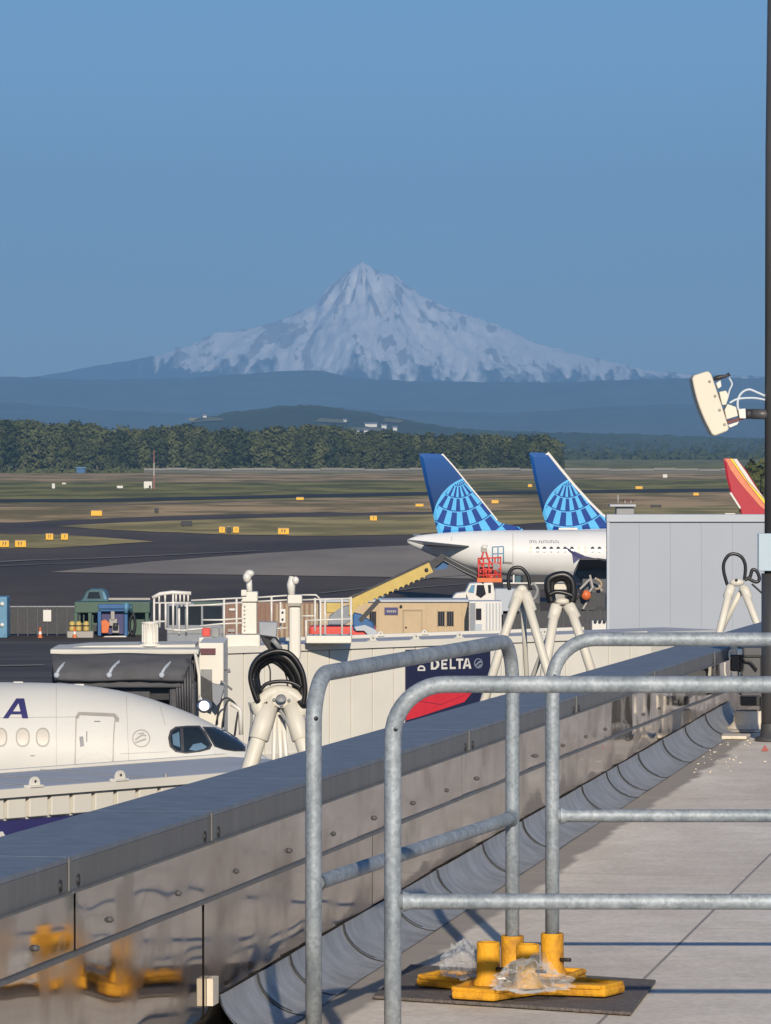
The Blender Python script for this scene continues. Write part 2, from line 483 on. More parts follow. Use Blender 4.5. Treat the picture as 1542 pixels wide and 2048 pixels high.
M['hill_far'] = mat('far_forest', (0.070, 0.085, 0.075), 0.95, vary=0.35, scale=0.004, world_space=True, detail=8, spec=0.05)
M['hill_near'] = mat('near_hill', (0.095, 0.115, 0.060), 0.95, scale=0.006, col2=(0.045, 0.06, 0.04), world_space=True, detail=9, spec=0.05, stretch=(1, 0.4, 2))
M['field'] = mat('hill_field', (0.20, 0.19, 0.10), 0.95, vary=0.2, scale=0.01, world_space=True, spec=0.05)
def hill(name, d, depth, prof, m, rough=4.0, nu=240, nt=24, u0=-700, u1=2200, fr=0.03):
    k = d / F; vs = []
    for j in range(nt):
        t = j / (nt - 1) * 1.5
        for i in range(nu):
            u = u0 + (u1 - u0) * i / (nu - 1)
            H = (HZ - sinterp(prof, u)) * k + HC
            sh = math.sin(min(t, 1) * math.pi / 2) ** 0.9 if t <= 1 else 1 - (t - 1) ** 2
            n_ = noise.fractal(Vector((u * fr, t * 3, d * 0.001)), 0.7, 2.0, 5)
            z = H * sh + n_ * rough * k * (0.2 + 0.8 * min(1, t))
            if j == 0: z = -0.9
            vs.append(((u - CU) * k, d + (t - 1) * depth, z))
    mb = MB(); mb.add(vs, [(j * nu + i, j * nu + i + 1, (j + 1) * nu + i + 1, (j + 1) * nu + i) for j in range(nt - 1) for i in range(nu - 1)], True)
    return tag(mb.build(name, m, recalc=False), kind='structure')
hill('foothills', 17000, 2600, [(-700, 762), (0, 754), (100, 757), (220, 760), (380, 757), (470, 750), (560, 744), (620, 741), (660, 746), (700, 755), (800, 761), (900, 764), (1100, 765), (1240, 761), (1400, 757), (1542, 757), (2200, 766)], M['hill_far'], 2.6)
hill('middle_ridge', 13200, 1800, [(-700, 800), (0, 806), (250, 822), (420, 826), (640, 815), (820, 822), (1000, 826), (1250, 812), (1542, 806), (2200, 800)], M['hill_far'], 2.6)
LOW = hill('low_hill', 6500, 900, [(-700, 886), (250, 884), (330, 874), (365, 852), (420, 836), (470, 824), (520, 818), (560, 813), (600, 811), (660, 813), (700, 820), (760, 830), (800, 838), (850, 846), (920, 856), (1000, 862), (1150, 866), (1300, 870), (1542, 878), (2200, 885)], M['hill_near'], 3.0, nu=420, fr=0.06)

from mathutils.bvhtree import BVHTree
bvh = BVHTree.FromPolygons([v.co.copy() for v in LOW.data.vertices], [tuple(p.vertices) for p in LOW.data.polygons])
def on_hill(u, v):
    o = Vector((0, 0, HC)); hit = bvh.ray_cast(o, (R(u, v, 1000) - o).normalized())
    return hit[0] if hit[0] is not None else R(u, v, 6300)
def quad_field(pts, d):
    mb = MB(); n = 6; vs = []
    for j in range(n + 1):
        for i in range(n + 1):
            a = Vector(pts[0]).lerp(Vector(pts[1]), i / n); b = Vector(pts[3]).lerp(Vector(pts[2]), i / n); c = a.lerp(b, j / n)
            p = on_hill(c.x, c.y); vs.append(p + Vector((0, -6, 1.2)))
    mb.add(vs, [(j * (n + 1) + i, j * (n + 1) + i + 1, (j + 1) * (n + 1) + i + 1, (j + 1) * (n + 1) + i) for j in range(n) for i in range(n)])
    return mb
for i, pts in enumerate([[(376, 838), (436, 836), (452, 842), (385, 846)], [(640, 838), (700, 842), (690, 848), (630, 845)], [(700, 856), (770, 858), (760, 864), (690, 862)], [(770, 838), (810, 842), (800, 848), (765, 845)]]):
    tag(quad_field(pts, 6150).build('hill_field', M['field']), kind='structure')

def house(u, v, w, d, label, h=3.4, wide_label=None):
    base = on_hill(u, v); W = w * base.y / F
    t = thing('hillside_building', label, 'building', base, 'white buildings on the low hill')
    MB().box(base + Vector((0, 0, h / 2 - 2)), (W, 14, h + 4)).build('wall', M['white'], t)
    rf = MB().prism([base + Vector((-W / 2 - 1, -8, h)), base + Vector((-W / 2 - 1, 8, h)), base + Vector((-W / 2 - 1, 0, h + 1.8))], (W + 2, 0, 0))
    rf.build('roof', M['mid_grey'], t)
for u, v, w, lab in [(742, 853, 24, 'widest white building on the low blue hill right of centre'), (768, 856, 10, 'small white building just right of the widest hillside building'),
                  (712, 867, 13, 'white building low on the hillside above the tree tops'), (733, 866, 10, 'small white building beside the low white hillside building'),
                  (410, 836, 7, 'lone small white building on the left shoulder of the low hill'), (790, 860, 8, 'rightmost small white building on the low hill'),
                  (690, 845, 6, 'tiny white building upslope of the other hill houses')]:
    house(u, v, w, 6080, lab)

# ------------------------------------------------------------------ trees
def leaf_mat(name, col, col2):
    m, N, L, P = new_mat(name)
    oi = N.new("ShaderNodeObjectInfo"); ge = N.new("ShaderNodeNewGeometry")
    nz = N.new("ShaderNodeTexNoise"); nz.inputs["Scale"].default_value = 0.16; nz.inputs["Detail"].default_value = 2
    L.new(ge.outputs["Position"], nz.inputs["Vector"])
    ad = N.new("ShaderNodeMath"); ad.operation = 'ADD'; L.new(oi.outputs["Random"], ad.inputs[0]); L.new(nz.outputs[0], ad.inputs[1])
    rp = N.new("ShaderNodeValToRGB"); rp.color_ramp.elements[0].position = 0.45; rp.color_ramp.elements[1].position = 1.45
    mu = N.new("ShaderNodeMath"); mu.operation = 'MULTIPLY'; mu.inputs[1].default_value = 0.6
    L.new(ad.outputs[0], mu.inputs[0])
    rp.color_ramp.elements[0].position = 0.25; rp.color_ramp.elements[1].position = 0.9
    rp.color_ramp.elements[0].color = (*col, 1); rp.color_ramp.elements[1].color = (*col2, 1)
    L.new(mu.outputs[0], rp.inputs[0]); L.new(rp.outputs[0], P.inputs["Base Color"])
    P.inputs["Roughness"].default_value = 0.85; P.inputs["Specular IOR Level"].default_value = 0.15
    return m
M['leaf'] = leaf_mat('leaf', (0.028, 0.043, 0.016), (0.115, 0.125, 0.045))
M['bark'] = mat('bark', (0.13, 0.11, 0.09), 0.9, vary=0.3, scale=2)
def crown_mesh(seed, nlobes=12, per=90, tall=1.0, leaf=1.35):
    """crown of height 1x1 units scaled later: 16 m tall tree, crown from 2.5 m up"""
    rng = random.Random(seed); vs = []; fs = []
    lobes = []
    for i in range(nlobes):
        h = 3.2 + (i / (nlobes - 1)) * 11.0
        wid = 3.3 * math.sin(math.pi * (0.30 + 0.52 * (h - 3) / 12.0))
        a = rng.uniform(0, 6.28); q = rng.uniform(0.2, 0.9) * wid
        lobes.append((Vector((q * math.cos(a), q * math.sin(a), h)), rng.uniform(1.7, 2.9)))
    for c, r in lobes:
        for k in range(per):
            dvec = Vector((rng.gauss(0, 1), rng.gauss(0, 1), rng.gauss(0, 1))).normalized()
            p = c + dvec * r * rng.uniform(0.65, 1.08)
            n_ = (dvec + Vector((rng.uniform(-.6, .6), rng.uniform(-.6, .6), rng.uniform(-.4, .8)))).normalized()
            a = n_.orthogonal().normalized(); b = n_.cross(a)
            s = leaf * rng.uniform(0.45, 1.0)
            i0 = len(vs)
            vs += [p + a * s * 0.6, p + b * s * 0.45, p - a * s * 0.6, p - b * s * 0.45]
            fs.append((i0, i0 + 1, i0 + 2, i0 + 3))
    return vs, fs
crowns = []
for s_ in range(6):
    v_, f_ = crown_mesh(100 + s_)
    me = bpy.data.meshes.new('crown'); me.from_pydata(v_, [], f_); me.materials.append(M['leaf']); crowns.append(me)
tmb = MB().tube([(0, 0, -0.3), (0.1, 0, 3), (-0.1, 0.1, 7), (0.1, 0, 11.5)], [0.42, 0.32, 0.22, 0.08], 7)
for s_ in range(5):
    a = s_ * 2.4; h = 4.5 + s_ * 1.3
    tmb.tube([(0, 0, h), (1.2 * math.cos(a), 1.2 * math.sin(a), h + 1.3), (2.1 * math.cos(a), 2.1 * math.sin(a), h + 2.6)], [0.16, 0.10, 0.04], 5)
tr_o = tmb.build('trunk', M['bark']); trunk_me = tr_o.data; bpy.data.objects.remove(tr_o)
TOP = [(-120, 836), (0, 841), (30, 843), (60, 845), (105, 854), (140, 850), (165, 847), (190, 851), (215, 862), (250, 856), (290, 860), (330, 860), (360, 850), (380, 857), (450, 861), (520, 859), (600, 856), (640, 851), (680, 858), (760, 866), (850, 869), (950, 872), (1050, 874), (1092, 874), (1112, 880), (1124, 892), (1135, 905)]
def add_tree(u, d, hgt, rng):
    base = Vector(((u - CU) / F * d, d, 0))
    t = thing('broadleaf_tree', 'dark green broadleaf tree standing in the long wood across the airfield', 'tree', base, 'trees in the long wood across the airfield')
    sc = hgt / 15.6; wsc = sc * rng.uniform(0.85, 1.25); rz = rng.uniform(0, 6.28)
    for nm, me in (('crown', crowns[rng.randrange(6)]), ('trunk', trunk_me)):
        c = bpy.data.objects.new(nm, me); COL.objects.link(c); c.parent = t
        c.scale = (wsc, wsc, sc); c.rotation_euler = (0, 0, rz)
rng = random.Random(5)
u = -110
while u < 1128:
    d = 2030 + rng.uniform(0, 12)
    top = interp(TOP, u) + rng.uniform(4, 26)
    add_tree(u, d, HC + (HZ - top) * d / F, rng); u += rng.uniform(11, 18)
u = -110
while u < 1122:
    d = 2055 + rng.uniform(0, 14)
    top = interp(TOP, u) + rng.uniform(-3, 10)
    add_tree(u, d, HC + (HZ - top) * d / F, rng); u += rng.uniform(9, 15)
u = -110
while u < 1118:
    d = 2082 + rng.uniform(0, 14)
    top = interp(TOP, u) + rng.uniform(-2, 7)
    add_tree(u, d, HC + (HZ - top) * d / F, rng); u += rng.uniform(10, 17)
# undergrowth along the wood, and the distant woods right of it
def leaf_mass(name, spots, m, label, cat, n=26, leaf=1.1):
    rng = random.Random(11); mb = MB()
    for (x, y, z, r, hgt) in spots:
        for k in range(n):
            dv = Vector((rng.gauss(0, 1), rng.gauss(0, 1), abs(rng.gauss(0, 1)))).normalized()
            p = Vector((x, y, z)) + Vector((dv.x * r, dv.y * r, dv.z * hgt)) * rng.uniform(0.6, 1.05)
            n_ = (dv + Vector((rng.uniform(-.6, .6), rng.uniform(-.9, .2), rng.uniform(-.2, .8)))).normalized()
            a = n_.orthogonal().normalized(); b = n_.cross(a); s = leaf * rng.uniform(0.5, 1.1)
            mb.add([p + a * s, p + b * s * .7, p - a * s, p - b * s * .7], [(0, 1, 2, 3)])
    o = mb.build(name, m, recalc=False)
    return tag(o, label, cat, None, 'stuff')
sp = []
u = -120
while u < 1125:
    d = 2018 + rng.uniform(-6, 6)
    sp.append(((u - CU) / F * d, d, 0, rng.uniform(1.2, 2.6), rng.uniform(1.2, 3.6))); u += rng.uniform(6, 12)
leaf_mass('undergrowth', sp, M['leaf'], 'low dark green undergrowth along the foot of the long wood', 'undergrowth')
sp = []
u = 1120
while u < 1760:
    for d, h0, h1 in ((3600, 5, 9), (4600, 10, 16), (5800, 16, 26)):
        d += rng.uniform(0, 80)
        sp.append(((u + rng.uniform(-8, 8) - CU) / F * d, d, 0, rng.uniform(4, 7), rng.uniform(h0, h1)))
    u += rng.uniform(10, 18)
leaf_mass('distant_woods', sp, M['leaf'], 'hazy distant line of dark woods right of the long wood', 'woods', 60, 2.2)

# ------------------------------------------------------------------ haze
hz = MB().box((0, 13400, 800), (28000, 29600, 1604.0))
ho = hz.build('haze', M['white'])
tag(ho, kind='stuff')
hm = bpy.data.materials.new('haze_air'); hm.use_nodes = True
hn = hm.node_tree.nodes
for n_ in list(hn):
    if n_.type == 'BSDF_PRINCIPLED': hn.remove(n_)
pv = hn.new("ShaderNodeVolumePrincipled")
pv.inputs["Color"].default_value = (0.31, 0.60, 1.0, 1)
pv.inputs["Density"].default_value = 7.4e-5
pv.inputs["Anisotropy"].default_value = 0.0
out = [n_ for n_ in hn if n_.type == 'OUTPUT_MATERIAL'][0]
hm.node_tree.links.new(pv.outputs[0], out.inputs["Volume"])
ho.data.materials.clear(); ho.data.materials.append(hm)

# ------------------------------------------------------------------ roof, parapet wall
ZR = HC - 1.66                      # roof level
WX0, WK = -2.667, 0.1692            # wall face: x = WX0 + WK * y
wl = math.hypot(1, WK)
WT = Vector((WK / wl, 1 / wl, 0))   # along the wall
WN = Vector((1 / wl, -WK / wl, 0))  # out of the wall, over the roof
def WP(y, off=0.0, dz=0.0):
    """point at depth y of the wall face, off metres out over the roof, dz below the camera"""
    return Vector((WX0 + WK * y, y, HC - dz)) + WN * off
zc = lambda y: 0.842 + 0.0132 * y   # coping top
zf = lambda y: 0.934 + 0.0124 * y   # bottom of the fascia
zm = lambda y: 1.0757 + 0.0143 * y  # joint between the two rows of panels
Y0, Y1 = 6.0, 36.0

def roof_mat():
    m, N, L, P = new_mat('roof_membrane')
    ge = N.new("ShaderNodeNewGeometry")
    n1 = N.new("ShaderNodeTexNoise"); n1.inputs["Scale"].default_value = 0.9; n1.inputs["Detail"].default_value = 8; n1.inputs["Roughness"].default_value = 0.65
    n2 = N.new("ShaderNodeTexNoise"); n2.inputs["Scale"].default_value = 45; n2.inputs["Detail"].default_value = 4
    mp = N.new("ShaderNodeMapping"); mp.inputs["Scale"].default_value = (1, 0.35, 1); L.new(ge.outputs["Position"], mp.inputs[0])
    L.new(mp.outputs[0], n1.inputs["Vector"]); L.new(ge.outputs["Position"], n2.inputs["Vector"])
    r1 = N.new("ShaderNodeValToRGB"); r1.color_ramp.elements[0].position = 0.36; r1.color_ramp.elements[1].position = 0.60
    r1.color_ramp.elements[0].color = (0.66, 0.58, 0.485, 1); r1.color_ramp.elements[1].color = (0.86, 0.78, 0.675, 1)
    L.new(n1.outputs[0], r1.inputs[0])
    mx = N.new("ShaderNodeMix"); mx.data_type = 'RGBA'; mx.blend_type = 'MULTIPLY'; mx.inputs[0].default_value = 0.35
    r2 = N.new("ShaderNodeValToRGB"); r2.color_ramp.elements[0].position = 0.35; r2.color_ramp.elements[1].position = 0.6
    r2.color_ramp.elements[0].color = (0.6, 0.58, 0.55, 1)
    L.new(n2.outputs[0], r2.inputs[0]); L.new(r1.outputs[0], mx.inputs[6]); L.new(r2.outputs[0], mx.inputs[7])
    # dirt washed against the wall
    sx = N.new("ShaderNodeSeparateXYZ"); L.new(ge.outputs["Position"], sx.inputs[0])
    a = N.new("ShaderNodeMath"); a.operation = 'MULTIPLY_ADD'; a.inputs[1].default_value = -WK; L.new(sx.outputs[1], a.inputs[0]); L.new(sx.outputs[0], a.inputs[2])
    n3 = N.new("ShaderNodeTexNoise"); n3.inputs["Scale"].default_value = 2.6; n3.inputs["Detail"].default_value = 6; L.new(ge.outputs["Position"], n3.inputs["Vector"])
    b = N.new("ShaderNodeMath"); b.operation = 'MULTIPLY_ADD'; b.inputs[1].default_value = 0.15; L.new(n3.outputs[0], b.inputs[0]); L.new(a.outputs[0], b.inputs[2])
    mr = N.new("ShaderNodeMapRange"); mr.inputs[1].default_value = WX0 + 0.34; mr.inputs[2].default_value = WX0 + 0.37
    mr.inputs[3].default_value = 1; mr.inputs[4].default_value = 0; L.new(b.outputs[0], mr.inputs[0])
    m2 = N.new("ShaderNodeMix"); m2.data_type = 'RGBA'; L.new(mr.outputs[0], m2.inputs[0]); L.new(mx.outputs[2], m2.inputs[6]); m2.inputs[7].default_value = (0.36, 0.32, 0.275, 1)
    L.new(m2.outputs[2], P.inputs["Base Color"])
    P.inputs["Roughness"].default_value = 0.75; P.inputs["Specular IOR Level"].default_value = 0.3
    nb = N.new("ShaderNodeTexNoise"); nb.inputs["Scale"].default_value = 3.2; nb.inputs["Detail"].default_value = 7; L.new(ge.outputs["Position"], nb.inputs["Vector"])
    bp = N.new("ShaderNodeBump"); bp.inputs["Strength"].default_value = 0.5; bp.inputs["Distance"].default_value = 0.025
    L.new(nb.outputs[0], bp.inputs["Height"]); L.new(bp.outputs[0], P.inputs["Normal"])
    return m
M['membrane'] = roof_mat()

def metal_mat(name, col, rough, vary, wav, wscale, metal=1.0, rust=None, coat_blue=None):
    """weathered sheet metal: streaked colour, oil-canning relief"""
    m, N, L, P = new_mat(name)
    ge = N.new("ShaderNodeNewGeometry")
    mp = N.new("ShaderNodeMapping"); L.new(ge.outputs["Position"], mp.inputs[0]); mp.inputs["Scale"].default_value = (5, 5, 0.9)
    n1 = N.new("ShaderNodeTexNoise"); n1.inputs["Scale"].default_value = 2.2; n1.inputs["Detail"].default_value = 7; n1.inputs["Roughness"].default_value = 0.65
    L.new(mp.outputs[0], n1.inputs["Vector"])
    r1 = N.new("ShaderNodeValToRGB"); r1.color_ramp.elements[0].position = 0.3; r1.color_ramp.elements[1].position = 0.7
    c = Vector(col)
    r1.color_ramp.elements[0].color = (*(c * (1 - vary)), 1); r1.color_ramp.elements[1].color = (*(c * (1 + vary)), 1)
    L.new(n1.outputs[0], r1.inputs[0]); last = r1.outputs[0]
    if rust:
        mp4 = N.new("ShaderNodeMapping"); L.new(ge.outputs["Position"], mp4.inputs[0]); mp4.inputs["Scale"].default_value = (1.6, 0.8, 1.3)
        n4 = N.new("ShaderNodeTexNoise"); n4.inputs["Scale"].default_value = 3.5; n4.inputs["Detail"].default_value = 8; L.new(mp4.outputs[0], n4.inputs["Vector"])
        r4 = N.new("ShaderNodeValToRGB"); r4.color_ramp.elements[0].position = 0.46; r4.color_ramp.elements[1].position = 0.70; L.new(n4.outputs[0], r4.inputs[0])
        mx = N.new("ShaderNodeMix"); mx.data_type = 'RGBA'; L.new(r4.outputs[0], mx.inputs[0]); L.new(last, mx.inputs[6]); mx.inputs[7].default_value = (*rust, 1)
        last = mx.outputs[2]
        mr = N.new("ShaderNodeMapRange"); mr.inputs[3].default_value = rough; mr.inputs[4].default_value = min(1, rough + 0.22); L.new(r4.outputs[0], mr.inputs[0])
        L.new(mr.outputs[0], P.inputs["Roughness"])
    else:
        P.inputs["Roughness"].default_value = rough
    L.new(last, P.inputs["Base Color"]); P.inputs["Metallic"].default_value = metal
    n2 = N.new("ShaderNodeTexNoise"); n2.inputs["Scale"].default_value = wscale; n2.inputs["Detail"].default_value = 1.0; n2.inputs["Roughness"].default_value = 0.3
    L.new(ge.outputs["Position"], n2.inputs["Vector"])
    bp = N.new("ShaderNodeBump"); bp.inputs["Strength"].default_value = wav; bp.inputs["Distance"].default_value = 0.05
    L.new(n2.outputs[0], bp.inputs["Height"]); L.new(bp.outputs[0], P.inputs["Normal"])
    return m
M['panel'] = metal_mat('wall_sheet_metal', (0.46, 0.41, 0.36), 0.05, 0.07, 0.38, 1.6, metal=0.97, rust=(0.34, 0.28, 0.225))
M['coping'] = metal_mat('coping_metal', (0.165, 0.187, 0.222), 0.58, 0.2, 0.06, 2.0, metal=0.1)
M['fascia'] = metal_mat('fascia_metal', (0.15, 0.15, 0.148), 0.5, 0.18, 0.10, 2.0, metal=0.2)
M['cant'] = metal_mat('cant_metal', (0.35, 0.352, 0.355), 0.6, 0.25, 0.12, 3.5, metal=0.3)
M['lead'] = mat('beige_patch', (0.62, 0.55, 0.45), 0.7, vary=0.1, scale=20)
M['joint'] = mat('joint_dark', (0.012, 0.012, 0.013), 0.9)
M['sealant'] = mat('sealant', (0.03, 0.035, 0.045), 0.9)
M['lap'] = mat('membrane_lap', (0.30, 0.27, 0.235), 0.75, vary=0.14, scale=3)

# roof deck and the terminal block below it
rf = thing('roof', None, None, (0, 0, ZR)); rf['kind'] = 'structure'
mb = MB()
edge = [WP(Y0, -0.02), WP(Y1, -0.02)]
deck = [Vector((edge[0].x, Y0, ZR)), Vector((30, Y0, ZR)), Vector((30, 70, ZR)), Vector((WX0 + WK * 70, 70, ZR))]
mb.add(deck, [(0, 1, 2, 3)])
mb.build('roof_deck', M['membrane'], rf)
# membrane laps: one long seam beside the wall, cross seams from it
def lap(p, q, w=0.010, h=0.0006):
    MB().beam(Vector((p.x, p.y, ZR + h / 2)), Vector((q.x, q.y, ZR + h / 2)), w, h).build('lap_seam', M['lap'], rf)
def seam_pt(y): return Vector((0.971 + 0.172 * (y - 15.43), y, 0))
MBw = 0.012
lap(seam_pt(11.0), seam_pt(34.0))
lap(seam_pt(17.85), Vector((0.40, 18.05, 0)))
lap(seam_pt(15.95), Vector((4.2, 15.6, 0)))
lap(seam_pt(21.6), Vector((0.9, 22.0, 0)))
lap(seam_pt(13.1), Vector((4.0, 12.8, 0)))
wallr = thing('parapet_wall', 'low sheet metal parapet wall with blue grey coping running up the roof edge', 'wall', WP(17, 0, 1.66))
body = MB()
def wall_bar(mb, y0, y1, off0, off1, t0, t1):
    """a bar along the wall between depths; off0..off1 out of the face; top/bottom as functions of depth"""
    ps = []
    for y in (y0, y1):
        for off, zz in ((off0, t1), (off1, t1), (off1, t0), (off0, t0)):
            ps.append(WP(y, off, zz(y)))
    return mb.add(ps, [(0, 1, 2, 3), (7, 6, 5, 4), (0, 4, 5, 1), (1, 5, 6, 2), (2, 6, 7, 3), (3, 7, 4, 0)])
wall_bar(body, Y0, Y1, -0.29, -0.012, lambda y: zc(y) + 0.02, lambda y: 3.4)
body.build('wall_core', M['joint'], wallr)
# coping sections: top, fascia and drip edge in one folded sheet
cop_y = [6.3, 9.55, 11.15, 12.8, 14.33, 17.47, 20.6, 23.7, 26.8, 29.9, 33.0, 36.0]
for a, b in zip(cop_y, cop_y[1:]):
    mb = MB(); g = 0.004
    wall_bar(mb, a + g, b - g, -0.305, 0.024, lambda y: zc(y), lambda y: zc(y) + 0.012)
    o = mb.build('coping_section', M['coping'], wallr)
    fb_ = MB(); wall_bar(fb_, a + g, b - g, 0.012, 0.0235, lambda y: zc(y) + 0.013, zf)
    wall_bar(fb_, a + g, b - g, 0.0, 0.034, zf, lambda y: zf(y) + 0.005)
    fb_.build('fascia', M['fascia'], o)
    sc_ = MB()
    for yy in (a + 0.09, b - 0.09):
        p = WP(yy, 0.024, (zc(yy) + zf(yy)) / 2 + 0.02)
        sc_.lathe(p, [(0.0, 0.006), (0.010, 0.004), (0.011, 0.0)], 8, WN)
        sc_.lathe(p + Vector((0, 0, -0.001)), [(0.016, 0.002), (0.016, 0)], 10, WN)
    sc_.build('screw', M['dark'], o)
    MB().beam(WP(b - g, 0.0265, zc(b) + 0.002), WP(b - g, 0.0265, zf(b) - 0.002), 0.02, 0.004, WN).build('joint_cover', M['fascia'], o)
# two rows of wall panels
def panel_row(joints, t0, t1, off):
    for i, (a, b) in enumerate(zip(joints, joints[1:])):
        mb = MB(); g = 0.009
        # a slightly dished sheet so that reflections bend
        n = 16; rows = 5; vs = []
        rr = random.Random(int(a * 100))
        ph = rr.uniform(0, 6)
        for j in range(rows):
            for k in range(n + 1):
                y = a + g + (b - a - 2 * g) * k / n
                f = j / (rows - 1)
                zz = t0(y) + (t1(y) - t0(y)) * f
                bow = 0.0016 * math.sin(y * 2.6 + ph) + 0.0016 * noise.noise(Vector((y * 1.6, f * 1.2, off * 9)))
                vs.append(WP(y, off + bow, zz))
        fs = [(j * (n + 1) + k, j * (n + 1) + k + 1, (j + 1) * (n + 1) + k + 1, (j + 1) * (n + 1) + k) for j in range(rows - 1) for k in range(n)]
        mb.add(vs, fs, True)
        # folded rim, its own vertices so that the face stays flat
        per = list(range(n + 1)) + [j * (n + 1) + n for j in range(1, rows)] + [(rows - 1) * (n + 1) + k for k in range(n - 1, -1, -1)] + [j * (n + 1) for j in range(rows - 2, 0, -1)]
        rim = [vs[q] for q in per] + [vs[q] - WN * 0.011 for q in per]; np_ = len(per)
        mb.add(rim, [(q, (q + 1) % np_, np_ + (q + 1) % np_, np_ + q) for q in range(np_)])
        o = mb.build('wall_panel', M['panel'], wallr, recalc=False)
        if o.data.polygons[0].normal.dot(WN) < 0: o.data.flip_normals()
        s2 = MB()
        for q in range(4):
            y = a + (b - a) * (0.12 + 0.253 * q) + rr.uniform(-.03, .03)
            zz = t1(y) - 0.045
            s2.lathe(WP(y, off + 0.004, zz), [(0.0, 0.007), (0.0045, 0.006), (0.005, 0.002), (0.008, 0.0015), (0.008, -0.01)], 8, WN)
        s2.build('screw', M['dark_grey'], o)
up = [5.2, 8.25, 11.29, 14.37, 17.43, 20.7, 23.75, 26.8, 29.9, 33.0, 36.0]
lo = [6.6, 9.7, 12.80, 15.5, 18.75, 22.1, 25.3, 28.4, 31.6, 36.0]
panel_row(up, lambda y: zf(y) + 0.013, lambda y: zm(y) - 0.006, 0.004)  # gap above lets the black core stand in for the fascia's shadow
panel_row(lo, lambda y: zm(y) + 0.006, lambda y: 1.70, 0.0)
fold = MB(); wall_bar(fold, Y0, Y1, 0.0, 0.014, lambda y: zm(y) - 0.006, lambda y: zm(y) + 0.003)
fold.build('lap_edge', M['fascia'], wallr)
# cove along the foot of the wall, one sheet per lap
cy = [12.96, 13.5, 14.0, 14.9, 15.85, 16.8, 17.9, 19.0, 20.9, 21.8, 22.25, 23.1, 24.2, 25.3, 26.4, 27.9]
for a, b in zip(cy, cy[1:]):
    mb = MB(); n = 8; m_ = 4; vs = []
    rr = random.Random(int(b * 77))
    for k in range(m_ + 1):
        y = a + (b - a) * k / m_ + (0.012 if k == m_ else 0)
        lift = 0.003 if k == 0 else 0.0
        for i in range(n + 1):
            t = i / n
            off = 0.008 + 0.145 * (1 - math.cos(t * math.pi / 2)) ** 0.85
            hgt = 0.118 * (1 - math.sin(t * math.pi / 2) ** 0.9)
            wv = 0.004 * noise.noise(Vector((y * 3, t * 2, 2.0)))
            p = WP(y, off + lift + wv, 0); p.z = ZR + 0.003 + hgt + lift + abs(wv)
            vs.append(p)
    mb.add(vs, [(k * (n + 1) + i, k * (n + 1) + i + 1, (k + 1) * (n + 1) + i + 1, (k + 1) * (n + 1) + i) for k in range(m_) for i in range(n)], True)
    o = mb.build('cove_strip', M['cant'], wallr, recalc=False)
    if o.data.polygons[n * 2].normal.z < 0: o.data.flip_normals()
    # dark sealed lap
    lp = MB(); pts = []
    for i in range(n + 1):
        t = i / n
        off = 0.008 + 0.145 * (1 - math.cos(t * math.pi / 2)) ** 0.85
        p = WP(a + 0.03 * t, off + 0.005, 0); p.z = ZR + 0.006 + 0.118 * (1 - math.sin(t * math.pi / 2) ** 0.9)
        pts.append(p)
    lp.tube(pts[:7], 0.0025, 5); lp.build('sealed_lap', M['sealant'], o)
# end of the cove and the pale flashing patch
ef = MB(); ef.box(WP(12.87, 0.012, 1.512), (0.018, 0.075, 0.075), Matrix.Rotation(-math.atan(WK), 3, 'Z')); ef.build('flashing_patch', M['lead'], wallr)

# lower ledge outside the parapet and the terminal wall under it (hidden from here)
led = MB()
ps = [WP(Y0 + 4, -0.31, 2.7), WP(58, -0.31, 2.7), WP(58, -2.2, 2.7), WP(Y0 + 4, -2.2, 2.7)]
led.prism(ps, (0, 0, -0.3))
tag(led.build('roof_ledge', M['roof_grey']), kind='structure')
tw = MB(); q = [WP(Y0, -0.31, 3.0), WP(70, -0.31, 3.0), WP(70, 3.0, 3.0), WP(Y0, 3.0, 3.0)]
for p in q: p.z = 0.1
tw.prism(q, (0, 0, HC - 3.4 - 0.1)); tag(tw.build('terminal_wall', M['cream_dirty']), kind='structure')

# ------------------------------------------------------------------ portable guard rail
def galv():
    m, N, L, P = new_mat('galvanised_pipe')
    ge = N.new("ShaderNodeNewGeometry")
    vo = N.new("ShaderNodeTexVoronoi"); vo.inputs["Scale"].default_value = 110; L.new(ge.outputs["Position"], vo.inputs["Vector"])
    nz = N.new("ShaderNodeTexNoise"); nz.inputs["Scale"].default_value = 9; nz.inputs["Detail"].default_value = 8; nz.inputs["Roughness"].default_value = 0.7
    mp = N.new("ShaderNodeMapping"); mp.inputs["Scale"].default_value = (1.6, 1, 0.5); L.new(ge.outputs["Position"], mp.inputs[0]); L.new(mp.outputs[0], nz.inputs["Vector"])
    r1 = N.new("ShaderNodeValToRGB"); r1.color_ramp.elements[0].position = 0.34; r1.color_ramp.elements[1].position = 0.66
    r1.color_ramp.elements[0].color = (0.20, 0.235, 0.265, 1); r1.color_ramp.elements[1].color = (0.37, 0.41, 0.44, 1)
    L.new(nz.outputs[0], r1.inputs[0])
    mx = N.new("ShaderNodeMix"); mx.data_type = 'RGBA'; mx.blend_type = 'OVERLAY'; mx.inputs[0].default_value = 0.16
    sp_ = N.new("ShaderNodeSeparateColor"); L.new(vo.outputs["Color"], sp_.inputs[0])
    L.new(r1.outputs[0], mx.inputs[6]); L.new(sp_.outputs[0], mx.inputs[7]); L.new(mx.outputs[2], P.inputs["Base Color"])
    P.inputs["Metallic"].default_value = 0.3; P.inputs["Roughness"].default_value = 0.6
    bp = N.new("ShaderNodeBump"); bp.inputs["Strength"].default_value = 0.12; bp.inputs["Distance"].default_value = 0.004
    L.new(nz.outputs[0], bp.inputs["Height"]); L.new(bp.outputs[0], P.inputs["Normal"])
    return m
M['galv'] = galv()
